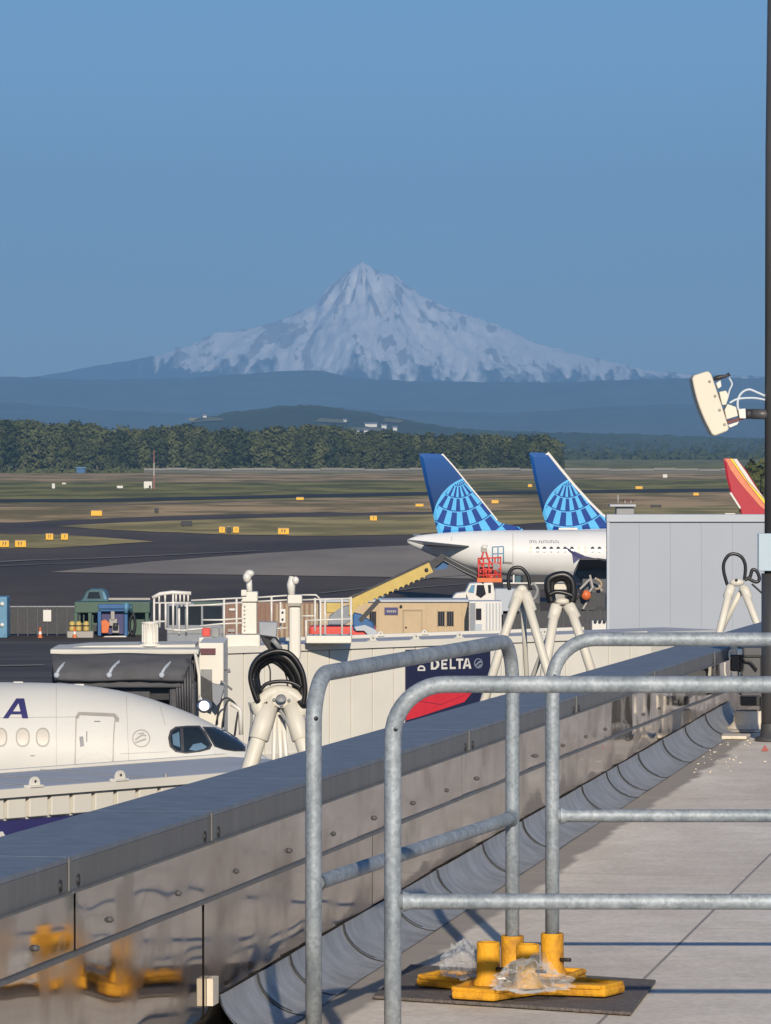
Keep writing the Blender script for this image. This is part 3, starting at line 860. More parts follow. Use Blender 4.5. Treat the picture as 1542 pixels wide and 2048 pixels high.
RR = 0.0212
def guard_section(label, A, B, top=1.066, mid=0.53, foot=0.075, bend=0.13, extras=None):
    A = Vector((A[0], A[1], ZR)); B = Vector((B[0], B[1], ZR)); t = (B - A).normalized(); up_ = Vector((0, 0, 1))
    r = thing('guardrail_section', label, 'guardrail', A + (B - A) * 0.5, 'pipe guardrail sections on the roof')
    pts = [A + up_ * foot, A + up_ * (0.5), A + up_ * (top - bend)]
    pts += arc(A + up_ * (top - bend) + t * bend, -t * bend, up_ * bend, 0, math.pi / 2, 10)[1:]
    pts += [A.lerp(B, 0.5) + up_ * top]
    pts += arc(B + up_ * (top - bend) - t * bend, up_ * bend, t * bend, 0, math.pi / 2, 10)
    pts += [B + up_ * 0.5, B + up_ * foot]
    MB().tube(pts, RR, 20).build('pipe_frame', M['galv'], r)
    m0 = A + up_ * mid + t * (RR * 0.6); m1 = B + up_ * mid - t * (RR * 0.6)
    MB().tube([m0, m0 + t * 0.03, m1 - t * 0.03, m1], RR * 0.93, 18).build('mid_rail', M['galv'], r)
    for p, s_ in ((m0, 1), (m1, -1)):
        # weld collar at the mid rail ends
        MB().tube([p + t * s_ * 0.012, p + t * s_ * 0.02, p + t * s_ * 0.03], [RR * 1.22, RR * 1.15, RR * 0.98], 18, cap=False).build('weld', M['galv'], r)
    # drain hole near the first bend
    c = A + up_ * (top - bend + 0.02)
    dirn = Vector((0.35, -1, 0)).normalized()
    MB().lathe(c + dirn * RR * 0.97, [(0.0, 0.0012), (0.0055, 0.0012), (0.006, -0.001)], 10, dirn).build('drain_hole', M['black'], r)
    return r
FA = ((627 - CU) / F * 11.95, 11.95); RA = ((1025 - CU) / F * 14.08, 14.08)
FC = ((785.5 - CU) / F * 11.5, 11.5); RB = ((1105 - CU) / F * 14.15, 14.15)
gs = guard_section('pipe guardrail section running back beside the parapet wall', FA, RA)
gs2 = guard_section('nearer pipe guardrail section crossing in front, its post at the middle of the picture', FC, (FC[0] + 2.6, FC[1] - 0.03))
gs3 = guard_section('farther pipe guardrail section crossing behind, its post in the right yellow socket', RB, (RB[0] + 2.6, RB[1] - 0.02))

def base_set(cx, cy, rot, lab_pos, posts, sh=0.128):
    """cast yellow star plate with four sockets, on a rubber mat"""
    c = Vector((cx, cy, ZR))
    q = Matrix.Rotation(rot, 4, 'Z')
    mat_ = MB(); w, h = 0.385, 0.40
    outl = [(-w, -h), (w, -h), (w, h), (-w, h)]
    off_ = Vector((cx - 0.405, cy - 14.02, 0))
    mat_.prism([Vector((x, y, ZR + 0.003)) + off_ for x, y in ((-0.039, 13.90), (0.711, 13.49), (0.831, 14.31), (0.079, 14.74))], (0, 0, 0.010))
    mm = mat_.single('rubber_mat', M['mat'], 'dark square rubber mat under the ' + lab_pos + ' yellow guardrail base', 'mat', 'rubber mats under the guardrail bases', bevel=0.003)
    r = thing('guardrail_stand', lab_pos.capitalize() + ' yellow cast iron guardrail stand with four pipe sockets', 'guardrail base', c + Vector((0, 0, 0.015)), 'yellow guardrail bases')
    # star outline with four blunt arms
    out = []
    for k in range(4):
        a0 = k * math.pi / 2 + math.pi / 4
        for da, rr_ in ((-0.40, 0.225), (-0.22, 0.325), (0.22, 0.325), (0.40, 0.225)):
            out.append((rr_ * math.cos(a0 + da), rr_ * math.sin(a0 + da)))
        out.append((0.165 * math.cos(a0 + math.pi / 4), 0.165 * math.sin(a0 + math.pi / 4)))
    z0 = ZR + 0.017
    vs = [c + q @ Vector((x, y, 0)) for x, y in out]
    for p in vs: p.z = z0
    pl = MB(); pl.prism(vs, (0, 0, 0.026)); pl.build('base_plate', M['yellow'], r, bevel=0.008)
    rib = MB()
    n = len(out)
    for i in range(n):
        x0, y0 = out[i]; x1, y1 = out[(i + 1) % n]
        a = c + q @ Vector((x0 * 0.955, y0 * 0.955, 0)); b = c + q @ Vector((x1 * 0.955, y1 * 0.955, 0)); a.z = b.z = z0 + 0.029
        rib.beam(a, b, 0.020, 0.014)
    rib.build('rim', M['yellow'], r, bevel=0.004)
    for (px, py) in posts:
        p = Vector((px, py, z0 + 0.028))
        so = MB().lathe(p, [(0.047, 0), (0.044, 0.012), (0.0355, 0.022), (0.0345, sh - 0.003), (0.0335, sh), (0.0255, sh), (0.0255, 0.04), (0.0, 0.04)], 20).build('socket', M['yellow'], r)
        d_ = Vector((0.7, -0.7, 0))
        MB().cyl(p + d_ * 0.032 + Vector((0, 0, 0.05)), p + d_ * 0.075 + Vector((0, 0, 0.052)), 0.006, 8).build('set_bolt', M['dark'], so)
    return r
M['mat'] = mat('rubber_mat', (0.13, 0.11, 0.10), 0.85, vary=0.3, scale=40, bump=0.5, bump_scale=120)
bx, by = (RA[0] + RB[0]) / 2, (RA[1] + RB[1]) / 2
px = lambda u, d: ((u - CU) / F * d, d)
base_set(0.405, 14.02, 0.30, 'far', [RA, RB, px(977, 13.90), px(1056, 13.84)])
base_set(-0.02, 11.62, 0.25, 'near', [FA, FC, (-0.07, 11.40), (0.06, 11.72)], 0.10)

# crumpled clear plastic on the far base
def plastic():
    m, N, L, P = new_mat('clear_plastic')
    P.inputs["Base Color"].default_value = (0.95, 0.95, 0.95, 1); P.inputs["Roughness"].default_value = 0.12
    tr = N.new("ShaderNodeBsdfTransparent"); tr.inputs[0].default_value = (0.93, 0.94, 0.95, 1)
    mx = N.new("ShaderNodeMixShader"); fr = N.new("ShaderNodeLayerWeight"); fr.inputs[0].default_value = 0.35
    mr = N.new("ShaderNodeMapRange"); mr.inputs[3].default_value = 0.05; mr.inputs[4].default_value = 0.6
    L.new(fr.outputs["Facing"], mr.inputs[0]); L.new(mr.outputs[0], mx.inputs[0])
    L.new(tr.outputs[0], mx.inputs[1]); L.new(P.outputs[0], mx.inputs[2])
    L.new(mx.outputs[0], [n for n in N if n.type == 'OUTPUT_MATERIAL'][0].inputs[0])
    return m
M['plastic'] = plastic()
def crumple(c, sx, sy, sz, seed, label):
    rng = random.Random(seed); bm = bmesh.new()
    bmesh.ops.create_icosphere(bm, subdivisions=4, radius=1)
    for v in bm.verts:
        p = v.co.copy()
        k = 0.72 + 0.20 * noise.noise(p * 2.1 + Vector((seed, 0, 0))) + 0.34 * abs(noise.noise(p * 4.3 + Vector((0, seed, 0)))) + 0.20 * abs(noise.noise(p * 9.0)) + 0.10 * noise.cell(p * 5.0)
        v.co = Vector((p.x * sx * k, p.y * sy * k, max(-0.3, p.z) * sz * k * (1.15 - 0.5 * abs(p.x))))
    me = bpy.data.meshes.new('plastic_wrap'); bm.to_mesh(me); bm.free()
    me.materials.append(M['plastic'])
    o = bpy.data.objects.new('plastic_wrap', me); COL.objects.link(o); o.location = c
    tag(o, label, 'plastic wrap', 'crumpled plastic on the guardrail base')
crumple(Vector((px(925, 13.98)[0], 13.98, ZR + 0.085)), 0.075, 0.06, 0.09, 3, 'small crumpled clear plastic wrap left of the yellow sockets')
crumple(Vector((px(1062, 13.72)[0], 13.72, ZR + 0.07)), 0.125, 0.05, 0.085, 8, 'wide crumpled clear plastic wrap lying in front of the yellow sockets')

# ------------------------------------------------------------------ aircraft
class Loft:
    """airliner body seen from its side: stations (t, top, bottom, half width) along the axis; nose towards +x"""
    def __init__(s, nose, ax_z, st, sgn=1):
        s.nose = Vector(nose); s.z0 = ax_z; s.st = st; s.sgn = sgn
        s.top = [(a[0], a[1]) for a in st]; s.bot = [(a[0], a[2]) for a in st]; s.hw = [(a[0], a[3]) for a in st]
    def sec(s, t): return sinterp(s.top, t), sinterp(s.bot, t), sinterp(s.hw, t)
    def y(s, t, z):
        a, b, w = s.sec(t); zc_ = (a + b) / 2; hz_ = max(1e-3, (a - b) / 2)
        q = max(0.0, 1 - ((z - zc_) / hz_) ** 2)
        return w * math.sqrt(q)
    def pt(s, t, z, off=0.0):
        return Vector((s.nose.x - s.sgn * t, s.nose.y - s.y(t, z) - off, s.z0 + z))
    def body(s, ts, n=40):
        mb = MB(); vs = []
        for t in ts:
            a, b, w = s.sec(t); zc_ = (a + b) / 2; hz_ = (a - b) / 2
            for k in range(n):
                th = 2 * math.pi * k / n
                vs.append((s.nose.x - s.sgn * t, s.nose.y + w * math.cos(th), s.z0 + zc_ + hz_ * math.sin(th)))
        fs = [(i * n + k, i * n + (k + 1) % n, (i + 1) * n + (k + 1) % n, (i + 1) * n + k) for i in range(len(ts) - 1) for k in range(n)]
        fs.append(list(range(n))); fs.append(list(range((len(ts) - 1) * n, len(ts) * n)))
        return mb.add(vs, fs, True)
    def px(s, u, v, off=0.0):
        """surface point seen at pixel (u, v)"""
        y = s.nose.y
        for _ in range(8):
            p = R(u, v, y)
            t = (s.nose.x - p.x) * s.sgn
            y = s.nose.y - s.y(t, p.z - s.z0) - off
        return R(u, v, y)
    def patch(s, outline, off=0.008, rings=6, dens=3, mb=None):
        pts = []
        n = len(outline)
        for i in range(n):
            a = Vector(outline[i]); b = Vector(outline[(i + 1) % n])
            for k in range(dens): pts.append(a.lerp(b, k / dens))
        c = sum(pts, Vector((0, 0))) / len(pts); m_ = len(pts)
        vs = [s.px(c.x, c.y, off)]
        for r in range(1, rings + 1):
            for p in pts:
                q = c.lerp(p, r / rings); vs.append(s.px(q.x, q.y, off))
        fs = [(0, 1 + i, 1 + (i + 1) % m_) for i in range(m_)]
        for r in range(rings - 1):
            for i in range(m_):
                j = (i + 1) % m_
                fs.append((1 + r * m_ + i, 1 + r * m_ + j, 1 + (r + 1) * m_ + j, 1 + (r + 1) * m_ + i))
        # rim back to the surface
        b0 = len(vs)
        for p in pts: vs.append(s.px(p.x, p.y, -0.01))
        for i in range(m_):
            j = (i + 1) % m_; o_ = 1 + (rings - 1) * m_
            fs.append((o_ + i, b0 + i, b0 + j, o_ + j))
        return (mb or MB()).add(vs, fs, False)
    def line(s, pts, w, off=0.006, close=False, mb=None, step=6):
        """a thin band along a pixel polyline, w pixels wide"""
        P = []
        pp = list(pts) + ([pts[0]] if close else [])
        for i in range(len(pp) - 1):
            a = Vector(pp[i]); b = Vector(pp[i + 1]); k = max(1, int((b - a).length / step))
            for j in range(k): P.append(a.lerp(b, j / k))
        P.append(Vector(pp[-1]))
        vs = []; fs = []
        for i, p in enumerate(P):
            t = (P[min(i + 1, len(P) - 1)] - P[max(i - 1, 0)]).normalized(); nn = Vector((-t.y, t.x)) * w / 2
            a = p + nn; b = p - nn
            vs += [s.px(a.x, a.y, off), s.px(b.x, b.y, off)]
        for i in range(len(P) - 1): fs.append((2 * i, 2 * i + 1, 2 * i + 3, 2 * i + 2))
        return (mb or MB()).add(vs, fs)

def oval(cx, cy, rx, ry, n=16, pw=1.0):
    o = []
    for k in range(n):
        a = 2 * math.pi * k / n; c, s_ = math.cos(a), math.sin(a)
        o.append((cx + rx * math.copysign(abs(c) ** pw, c), cy + ry * math.copysign(abs(s_) ** pw, s_)))
    return o

# ---- near airliner: nose pointing right, title ending in A
DD = 125.0; sD = F / DD
axz = HC - (1514 - HZ) / sD
nose = Vector(((562 - CU) / F * DD, DD, 0))
stD = [(0.0, -0.52, -0.58, 0.02), (0.08, -0.30, -0.80, 0.26), (0.3, -0.08, -1.02, 0.52), (0.94, 0.34, -1.36, 1.02), (1.47, 0.68, -1.52, 1.27), (1.9, 0.91, -1.62, 1.43), (2.45, 1.17, -1.73, 1.58), (3.1, 1.42, -1.82, 1.71),
       (4.0, 1.70, -1.91, 1.84), (4.85, 1.86, -1.97, 1.93), (5.9, 1.97, -2.0, 1.97), (7.4, 2.0, -2.0, 1.98), (26, 2.0, -2.0, 1.98)]
L1 = Loft(nose, axz, stD)
pl = thing('airliner', 'white airliner with its nose pointing right and a dark blue letter A on its side', 'airliner', (nose.x - 6, DD, 0), 'airliners parked at the gates')
ts = [0, 0.03, 0.08, 0.18, 0.3, 0.5, 0.7, 0.94, 1.2, 1.47, 1.7, 1.9, 2.2, 2.45, 2.8, 3.1, 3.5, 4, 4.4, 4.85, 5.4, 5.9, 6.6, 7.4, 9, 12, 16, 20, 26]
L1.body(ts, 64).build('fuselage', M['plane_white'], pl)
side = [(338, 1476), (342, 1462), (352, 1455), (375, 1453), (398, 1453), (408, 1464), (422, 1490), (417, 1498), (398, 1503), (372, 1506), (352, 1503), (341, 1493)]
front = [(407, 1455), (430, 1456), (452, 1462), (474, 1477), (489, 1489), (489, 1502), (468, 1502), (448, 1499), (430, 1493)]
M['cockpit_trim'] = mat('cockpit_trim', (0.05, 0.05, 0.055), 0.4)
M['cockpit_blue'] = mat('cockpit_shade', (0.12, 0.20, 0.28), 0.25, vary=0.2, scale=1.5)
def grow(o, k):
    c = sum((Vector(p) for p in o), Vector((0, 0))) / len(o)
    return [tuple(c + (Vector(p) - c) * k) for p in o]
for o_, nm in ((side, 'side_window'), (front, 'windshield')):
    w_ = L1.patch(grow(o_, 1.06), 0.010).build(nm + '_frame', M['cockpit_trim'], pl)
    L1.patch(grow(o_, 0.94), 0.016).build('pane', M['glass'], w_)
    if nm == 'side_window':
        L1.line([(363, 1457), (365, 1502)], 6, 0.019).build('mullion', M['cockpit_trim'], w_)
        L1.patch([(344, 1470), (358, 1464), (360, 1495), (346, 1490)], 0.018).build('sun_shade', M['cockpit_blue'], w_)
        L1.patch([(378, 1500), (386, 1489), (402, 1486), (414, 1494), (408, 1498), (392, 1502)], 0.018).build('sun_shade', M['cockpit_blue'], w_)
# door
dr = [(152, 1433), (156, 1429), (226, 1432), (230, 1437), (227, 1470), (225, 1545), (224, 1592), (148, 1592), (149, 1545), (151, 1470)]
do = L1.patch(dr, 0.012, 8, 3).build('door', M['plane_white'], pl)
L1.line(dr, 2.4, 0.018, True).build('door_seal', M['skin'], do)
L1.line([(153, 1436), (158, 1427), (228, 1430), (235, 1438), (234, 1443)], 6.5, 0.03).build('rain_gutter', M['skin'], do)
L1.patch([(158, 1474), (166, 1473), (168, 1492), (160, 1494)], 0.024, 3).build('handle', M['print_grey'], do)
L1.line([(173, 1463), (173, 1484)], 2.2, 0.02).build('handle', M['print_grey'], do)
L1.line([(188, 1443), (200, 1443)], 2, 0.02).build('placard', M['print_grey'], do)
L1.line([(204, 1532), (208, 1528), (214, 1532)], 3, 0.02).build('placard', M['print_grey'], do)
for u in (-43, 0, 45, 85, -86):
    fr_ = L1.patch(oval(u, 1475, 14.2, 19.5, 16, 0.85), 0.008, 3, 1).build('window_frame', M['skin'], pl)
    L1.patch(oval(u, 1475, 11.4, 16.2, 16, 0.85), 0.012, 3, 1).build('pane', M['window_shade'], fr_)
# round emblem behind the cockpit
em = L1.line(oval(282, 1477, 17, 17, 28), 2.0, 0.008, True)
L1.line([(270, 1480), (284, 1470), (292, 1472)], 3, 0.008, mb=em); L1.line([(270, 1486), (280, 1482), (292, 1478)], 3, 0.008, mb=em); L1.line([(276, 1468), (288, 1466)], 2, 0.008, mb=em)
em.build('emblem', M['skin'], pl)
# the last letter of the title, slanted
A_ = MB()
for q in ([(5, 1437), (16, 1437), (43, 1397), (32, 1397)], [(34, 1397), (48, 1397), (56, 1437), (44, 1437)], [(22, 1423), (45, 1423), (44, 1429), (19, 1429)]):
    L1.patch(q, 0.010, 4, 4, A_)
A_.build('letter', M['navy_light'], pl)
for u, v in ((36, 1365), (158, 1370)):
    p = R(u, v + 3, DD); MB().box(p, (0.25, 0.06, 0.12)).build('antenna', M['white'], pl)
for u in (36, 205): L1.line(oval(u, 1546, 6, 5, 10), 1.2, 0.006, True).build('service_panel', M['skin'], pl)
L1.line([(-20, 1436), (150, 1434)], 0.8, 0.004).build('skin_seam', M['skin'], pl)
for pts in ([(252, 1386), (258, 1545)], [(112, 1368), (112, 1545)], [(318, 1406), (330, 1450)], [(430, 1506), (440, 1530)], [(240, 1508), (335, 1504)]): L1.line(pts, 0.8, 0.004).build('skin_seam', M['skin'], pl)
for u, v in ((300, 1520), (325, 1530), (352, 1522), (60, 1512)): L1.line([(u, v), (u + 9, v)], 2.0, 0.005).build('stencil', M['print_grey'], pl)
# nose gear and wings under the body, out of the picture
gx = nose.x - 5.2
MB().cyl((gx, DD, axz - 1.8), (gx, DD, 0.5), 0.12).build('gear_leg', M['mid_grey'], pl)
for s_ in (-1, 1):
    MB().cyl((gx, DD + s_ * 0.15, 0.42), (gx, DD + s_ * 0.42, 0.42), 0.40, 20).build('wheel', M['black'], pl)
for s_ in (-1, 1):
    MB().prism([(nose.x - 13, DD + s_ * 1.5, axz - 1.2), (nose.x - 20, DD + s_ * 1.5, axz - 1.2), (nose.x - 24, DD + s_ * 15, axz - 0.2), (nose.x - 22, DD + s_ * 15, axz - 0.2)], (0, 0, 0.3)).build('wing', M['pale_grey2'], pl)

# ---- tail livery: globe lattice of light blue on dark blue
def livery(name, c, r_):
    m, N, L, P = new_mat(name)
    ge = N.new("ShaderNodeTexCoord"); sx = N.new("ShaderNodeSeparateXYZ"); L.new(ge.outputs["Object"], sx.inputs[0])
    def mth(op, a, b=None, c_=None):
        n_ = N.new("ShaderNodeMath"); n_.operation = op
        for i, q in enumerate((a, b, c_)):
            if q is None: continue
            if isinstance(q, (int, float)): n_.inputs[i].default_value = q
            else: L.new(q, n_.inputs[i])
        return n_.outputs[0]
    x = mth('SUBTRACT', sx.outputs[0], c[0]); z = mth('SUBTRACT', sx.outputs[2], c[1])
    # pole of the globe above its centre
    zp = mth('SUBTRACT', z, r_ * 0.98); xp = mth('ADD', x, r_ * 0.46)
    rr_ = mth('SQRT', mth('ADD', mth('MULTIPLY', x, x), mth('MULTIPLY', z, z)))
    rp_ = mth('SQRT', mth('ADD', mth('MULTIPLY', xp, xp), mth('MULTIPLY', zp, zp)))
    th = mth('ARCTAN2', xp, mth('MULTIPLY', zp, -1))
    inside = mth('LESS_THAN', rr_, r_)
    ring = mth('LESS_THAN', mth('ABSOLUTE', mth('SUBTRACT', rr_, r_)), r_ * 0.022)
    lon = mth('MULTIPLY', th, 3.6)
    row = mth('FLOOR', mth('MULTIPLY', mth('POWER', mth('DIVIDE', rp_, r_), 0.8), 3.7))
    fr_ = mth('FRACT', mth('MULTIPLY', mth('POWER', mth('DIVIDE', rp_, r_), 0.8), 3.7))
    sh = mth('ADD', lon, mth('MULTIPLY', row, 0.37))
    cell = mth('LESS_THAN', mth('FRACT', sh), 0.50)
    gap = mth('GREATER_THAN', mth('ABSOLUTE', mth('SUBTRACT', fr_, 0.5)), 0.435)
    lat = mth('LESS_THAN', mth('ABSOLUTE', mth('SUBTRACT', fr_, 0.03)), 0.035)
    light = mth('MAXIMUM', mth('MULTIPLY', inside, mth('MAXIMUM', mth('MULTIPLY', cell, mth('SUBTRACT', 1, gap)), lat)), ring)
    mx = N.new("ShaderNodeMix"); mx.data_type = 'RGBA'; L.new(inside, mx.inputs[0])
    gr = N.new("ShaderNodeMix"); gr.data_type = 'RGBA'; gr.inputs[6].default_value = (0.003, 0.016, 0.075, 1); gr.inputs[7].default_value = (0.007, 0.075, 0.28, 1)
    gz = mth('MULTIPLY', mth('SUBTRACT', sx.outputs[2], c[1]), 0.20); cl = N.new("ShaderNodeClamp"); L.new(gz, cl.inputs[0]); L.new(cl.outputs[0], gr.inputs[0])
    L.new(gr.outputs[2], mx.inputs[6]); mx.inputs[7].default_value = (0.006, 0.045, 0.24, 1)
    m2 = N.new("ShaderNodeMix"); m2.data_type = 'RGBA'; L.new(light, m2.inputs[0]); L.new(mx.outputs[2], m2.inputs[6]); m2.inputs[7].default_value = (0.10, 0.44, 0.78, 1)
    L.new(m2.outputs[2], P.inputs["Base Color"]); P.inputs["Roughness"].default_value = 0.5; P.inputs["Specular IOR Level"].default_value = 0.2
    return m
def fin(pts, d, m, parent, th=0.32, name='fin'):
    """fin outline in pixels at depth d, thickest in the middle"""
    P = [R(u, v, d) for u, v in pts]
    c = sum(P, Vector()) / len(P)
    n = len(P); mb = MB()
    inner = [c.lerp(p, 0.90) for p in P]
    vs = [p + Vector((0, -0.03, 0)) for p in P] + [p + Vector((0, -th / 2, 0)) for p in inner] + [p + Vector((0, 0.03, 0)) for p in P] + [p + Vector((0, th / 2, 0)) for p in inner]
    fs = [list(range(n, 2 * n)), list(range(3 * n, 4 * n))[::-1]]
    for i in range(n):
        j = (i + 1) % n
        fs += [(i, j, n + j, n + i), (2 * n + j, 2 * n + i, 3 * n + i, 3 * n + j), (j, i, 2 * n + i, 2 * n + j)]
    mb.add(vs, fs)
    return mb.build(name, m, parent)

# ---- airliner with blue tail, tail to the left
DU = 366.0; sU = F / DU
uz = HC - (1109 - HZ) / sU
tail_x = (815 - CU) / F * DU
un = Vector((tail_x + 36.0, DU, 0))          # nose far right behind the grey block
k = lambda px_: (px_ - 815) / sU             # metres forward of the tail tip
stU = []
for px_, top, bot in [(815, 1079, 1086), (830, 1073, 1095), (850, 1069, 1104), (875, 1066.5, 1115), (900, 1064.5, 1124), (930, 1062.5, 1134), (965, 1061, 1143), (1000, 1060, 1149.5), (1040, 1060, 1155), (1080, 1060, 1158), (1120, 1060, 1158.5)]:
    stU.append((36.0 - k(px_), (1109 - top) / sU, (1109 - bot) / sU, min(1.97, 0.10 + 1.9 * min(1, (k(px_) / 8.5)) ** 0.75)))
stU += [(8.0, 1.92, -1.94, 1.97), (5.0, 1.75, -1.9, 1.8), (2.5, 1.2, -1.7, 1.4), (1.0, 0.5, -1.3, 0.9), (0.2, -0.2, -0.9, 0.35), (0, -0.5, -0.6, 0.05)]
stU.sort()
L2 = Loft(un, uz, stU)
pu = thing('airliner', 'white airliner with a blue globe lattice tail fin, its tail cone pointing left', 'airliner', (un.x - 18, DU, 0), 'airliners parked at the gates')
L2.body(sorted([a[0] for a in stU] + [35.8, 35.0, 34, 33, 32, 20, 15, 12]), 48).build('fuselage', M['plane_cool'], pu)
fp = lambda d, px_, v_, par: ((px_ - CU) / F * d - root_loc(par).x, HC - (v_ - HZ) / F * d)
M['liv1'] = livery('tail_livery', fp(DU, 957, 1042, pu), 89 / sU)
fin([(838, 908), (846, 906.5), (884, 908), (904, 930), (935, 968), (968, 1008), (996, 1043), (1010, 1052), (1048, 1060), (1040, 1066), (876, 1067), (866, 1030), (850, 965)], DU, M['liv1'], pu)
le = MB(); pts = [R(u, v, DU) for u, v in [(884, 908), (904, 930), (935, 968), (968, 1008), (994, 1041)]]
for a, b in zip(pts, pts[1:]): le.beam(a, b, 0.14, 0.16)
le.build('leading_edge', M['white'], pu)
# near tailplane seen end on, its shade painted in as dark grey
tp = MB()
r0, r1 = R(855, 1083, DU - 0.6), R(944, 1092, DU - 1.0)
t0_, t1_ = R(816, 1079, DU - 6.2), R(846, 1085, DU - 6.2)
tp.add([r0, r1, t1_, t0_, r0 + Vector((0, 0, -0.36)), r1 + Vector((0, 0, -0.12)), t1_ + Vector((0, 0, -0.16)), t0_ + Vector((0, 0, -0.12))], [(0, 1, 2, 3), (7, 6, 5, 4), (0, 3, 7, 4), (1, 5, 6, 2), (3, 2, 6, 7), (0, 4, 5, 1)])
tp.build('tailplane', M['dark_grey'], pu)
tp = MB()
r0, r1 = R(855, 1083, DU + 0.6), R(944, 1092, DU + 1.0)
t0_, t1_ = R(826, 1072, DU + 6.2), R(850, 1074, DU + 6.2)
tp.prism([r0, r1, t1_, t0_], (0, 0, 0.15)); tp.build('tailplane', M['white'], pu)
nwin = 0
for i in range(12):
    u = 1061.5 + i * 13.75
    L2.patch(oval(u, 1099, 4.3, 6.0, 10), 0.03, 2, 1).build('window', M['window_shade'] if i in (0, 7, 8, 11) else M['window_dark'], pu)
# small print above the windows
pr = MB()
for (a, b) in ((1060, 1072), (1079, 1118)):
    u = a
    while u < b:
        w_ = 2.4 if u % 2 < 1 else 3.2
        L2.line([(u, 1081), (u, 1086)], 1.5, 0.02, mb=pr, step=5); L2.line([(u, 1081 if int(u) % 3 else 1085.6), (u + 2.0, 1081 if int(u) % 3 else 1085.6)], 1.2, 0.02, mb=pr); u += w_ + 1.0
pr.build('small_print', M['print_grey'], pu)
L2.line([(1026, 1062), (1026, 1150)], 1.0, 0.02).build('skin_seam', M['skin'], pu)
L2.line([(905, 1066), (902, 1082)], 1.0, 0.02).build('skin_seam', M['skin'], pu)
L2.patch([(1005, 1123), (1024, 1124), (1024, 1128), (1005, 1127)], 0.02, 2).build('outflow_panel', M['skin'], pu)
# wing with blue sharklet and dark engine
wg = MB()
wr0, wr1 = R(1150, 1138, DU - 1.6), R(1330, 1135, DU - 1.6)
wt0, wt1 = R(1160, 1116, DU - 15.5), R(1196, 1116, DU - 15.5)
wg.add([wr0, wr1, wt1, wt0] + [p + Vector((0, 0, -0.45)) for p in (wr0, wr1)] + [p + Vector((0, 0, -0.12)) for p in (wt1, wt0)], [(0, 1, 2, 3), (7, 6, 5, 4), (0, 3, 7, 4), (1, 5, 6, 2), (3, 2, 6, 7), (0, 4, 5, 1)])
wg.build('wing', M['dark_grey'], pu)
MB().prism([R(1130, 1096, DU - 15.6), R(1134, 1096, DU - 15.6), R(1170, 1112, DU - 15.5), R(1192, 1117, DU - 15.5), R(1160, 1117, DU - 15.5), R(1147, 1128, DU - 15.5), R(1144, 1108, DU - 15.5)], (0, 0.12, 0)).build('winglet', M['navy_light'], pu)
e0 = R(1165, 1148, DU - 6.2)
MB().lathe(e0, [(0.25, -0.4), (0.55, 0.0), (1.0, 0.7), (1.15, 1.9), (1.12, 3.2), (0.95, 3.4), (0.85, 3.2), (0.1, 2.9)], 22, (1, 0, 0)).build('engine', M['dark_grey'], pu)
MB().box(R(1150, 1154, DU - 1.0), (3.2, 1.6, 0.9)).build('belly_fairing', M['mid_grey'], pu)
for gx_, dy in ((R(1190, 1200, DU).x, -3.2), (R(1190, 1200, DU).x, 3.2), (un.x - 5, 0)):
    MB().cyl((gx_, DU + dy, uz - 1.6), (gx_, DU + dy, 0.6), 0.14).build('gear_leg', M['mid_grey'], pu)
    for q in (-0.3, 0.3):
        MB().cyl((gx_, DU + dy + q - 0.15, 0.55), (gx_, DU + dy + q + 0.15, 0.55), 0.55, 20).build('wheel', M['black'], pu)

# ---- second blue tailed airliner behind it
DV = 398.0; sV = F / DV
vz = HC - (1102 - HZ) / sV
vt = (1030 - CU) / F * DV
vn = Vector((vt + 37, DV, 0))
stV = [(37, 0.3, 0.05, 0.1), (35.5, 1.0, -0.4, 0.55), (33.5, 1.6, -0.9, 1.1), (31, 1.88, -1.4, 1.6), (28, 1.97, -1.85, 1.88), (24, 1.97, -1.97, 1.95), (8, 1.95, -1.97, 1.95), (5, 1.75, -1.9, 1.8), (2.5, 1.2, -1.7, 1.4), (1, .5, -1.3, .9), (.2, -.2, -.9, .35), (0, -.5, -.6, .05)]
stV.sort(); L3 = Loft(vn, vz, stV)
pv_ = thing('airliner', 'second blue tailed airliner mostly hidden behind the first one and the grey block', 'airliner', (vn.x - 18, DV, 0), 'airliners parked at the gates')
L3.body(sorted([a[0] for a in stV] + [36.5, 36, 34.5, 32, 20, 14]), 40).build('fuselage', M['plane_cool'], pv_)
M['liv2'] = livery('tail_livery', fp(DV, 1176, 1042, pv_), 90 / sV)
fin([(1058, 906), (1064, 904.5), (1094, 906), (1118, 936), (1148, 972), (1178, 1005), (1203, 1030), (1222, 1043), (1240, 1054), (1240, 1062), (1096, 1062), (1086, 1030), (1070, 965)], DV, M['liv2'], pv_)
le = MB(); pts = [R(u, v, DV) for u, v in [(1094, 906), (1118, 936), (1148, 972), (1178, 1005), (1203, 1030), (1222, 1043)]]
for a, b in zip(pts, pts[1:]): le.beam(a, b, 0.18, 0.34)
le.build('leading_edge', M['white'], pv_)
for sgn in (-1, 1):
    MB().prism([R(1080, 1098, DV + sgn * 0.8), R(1140, 1098, DV + sgn * 0.8), R(1120, 1090, DV + sgn * 6), R(1096, 1090, DV + sgn * 6)], (0, 0, 0.2)).build('tailplane', M['pale_grey2'], pv_)
    MB().prism([(vn.x - 15, DV + sgn * 1.6, vz - 1.2), (vn.x - 21, DV + sgn * 1.6, vz - 1.2), (vn.x - 24, DV + sgn * 16, vz), (vn.x - 22, DV + sgn * 16, vz)], (0, 0, 0.3)).build('wing', M['pale_grey2'], pv_)
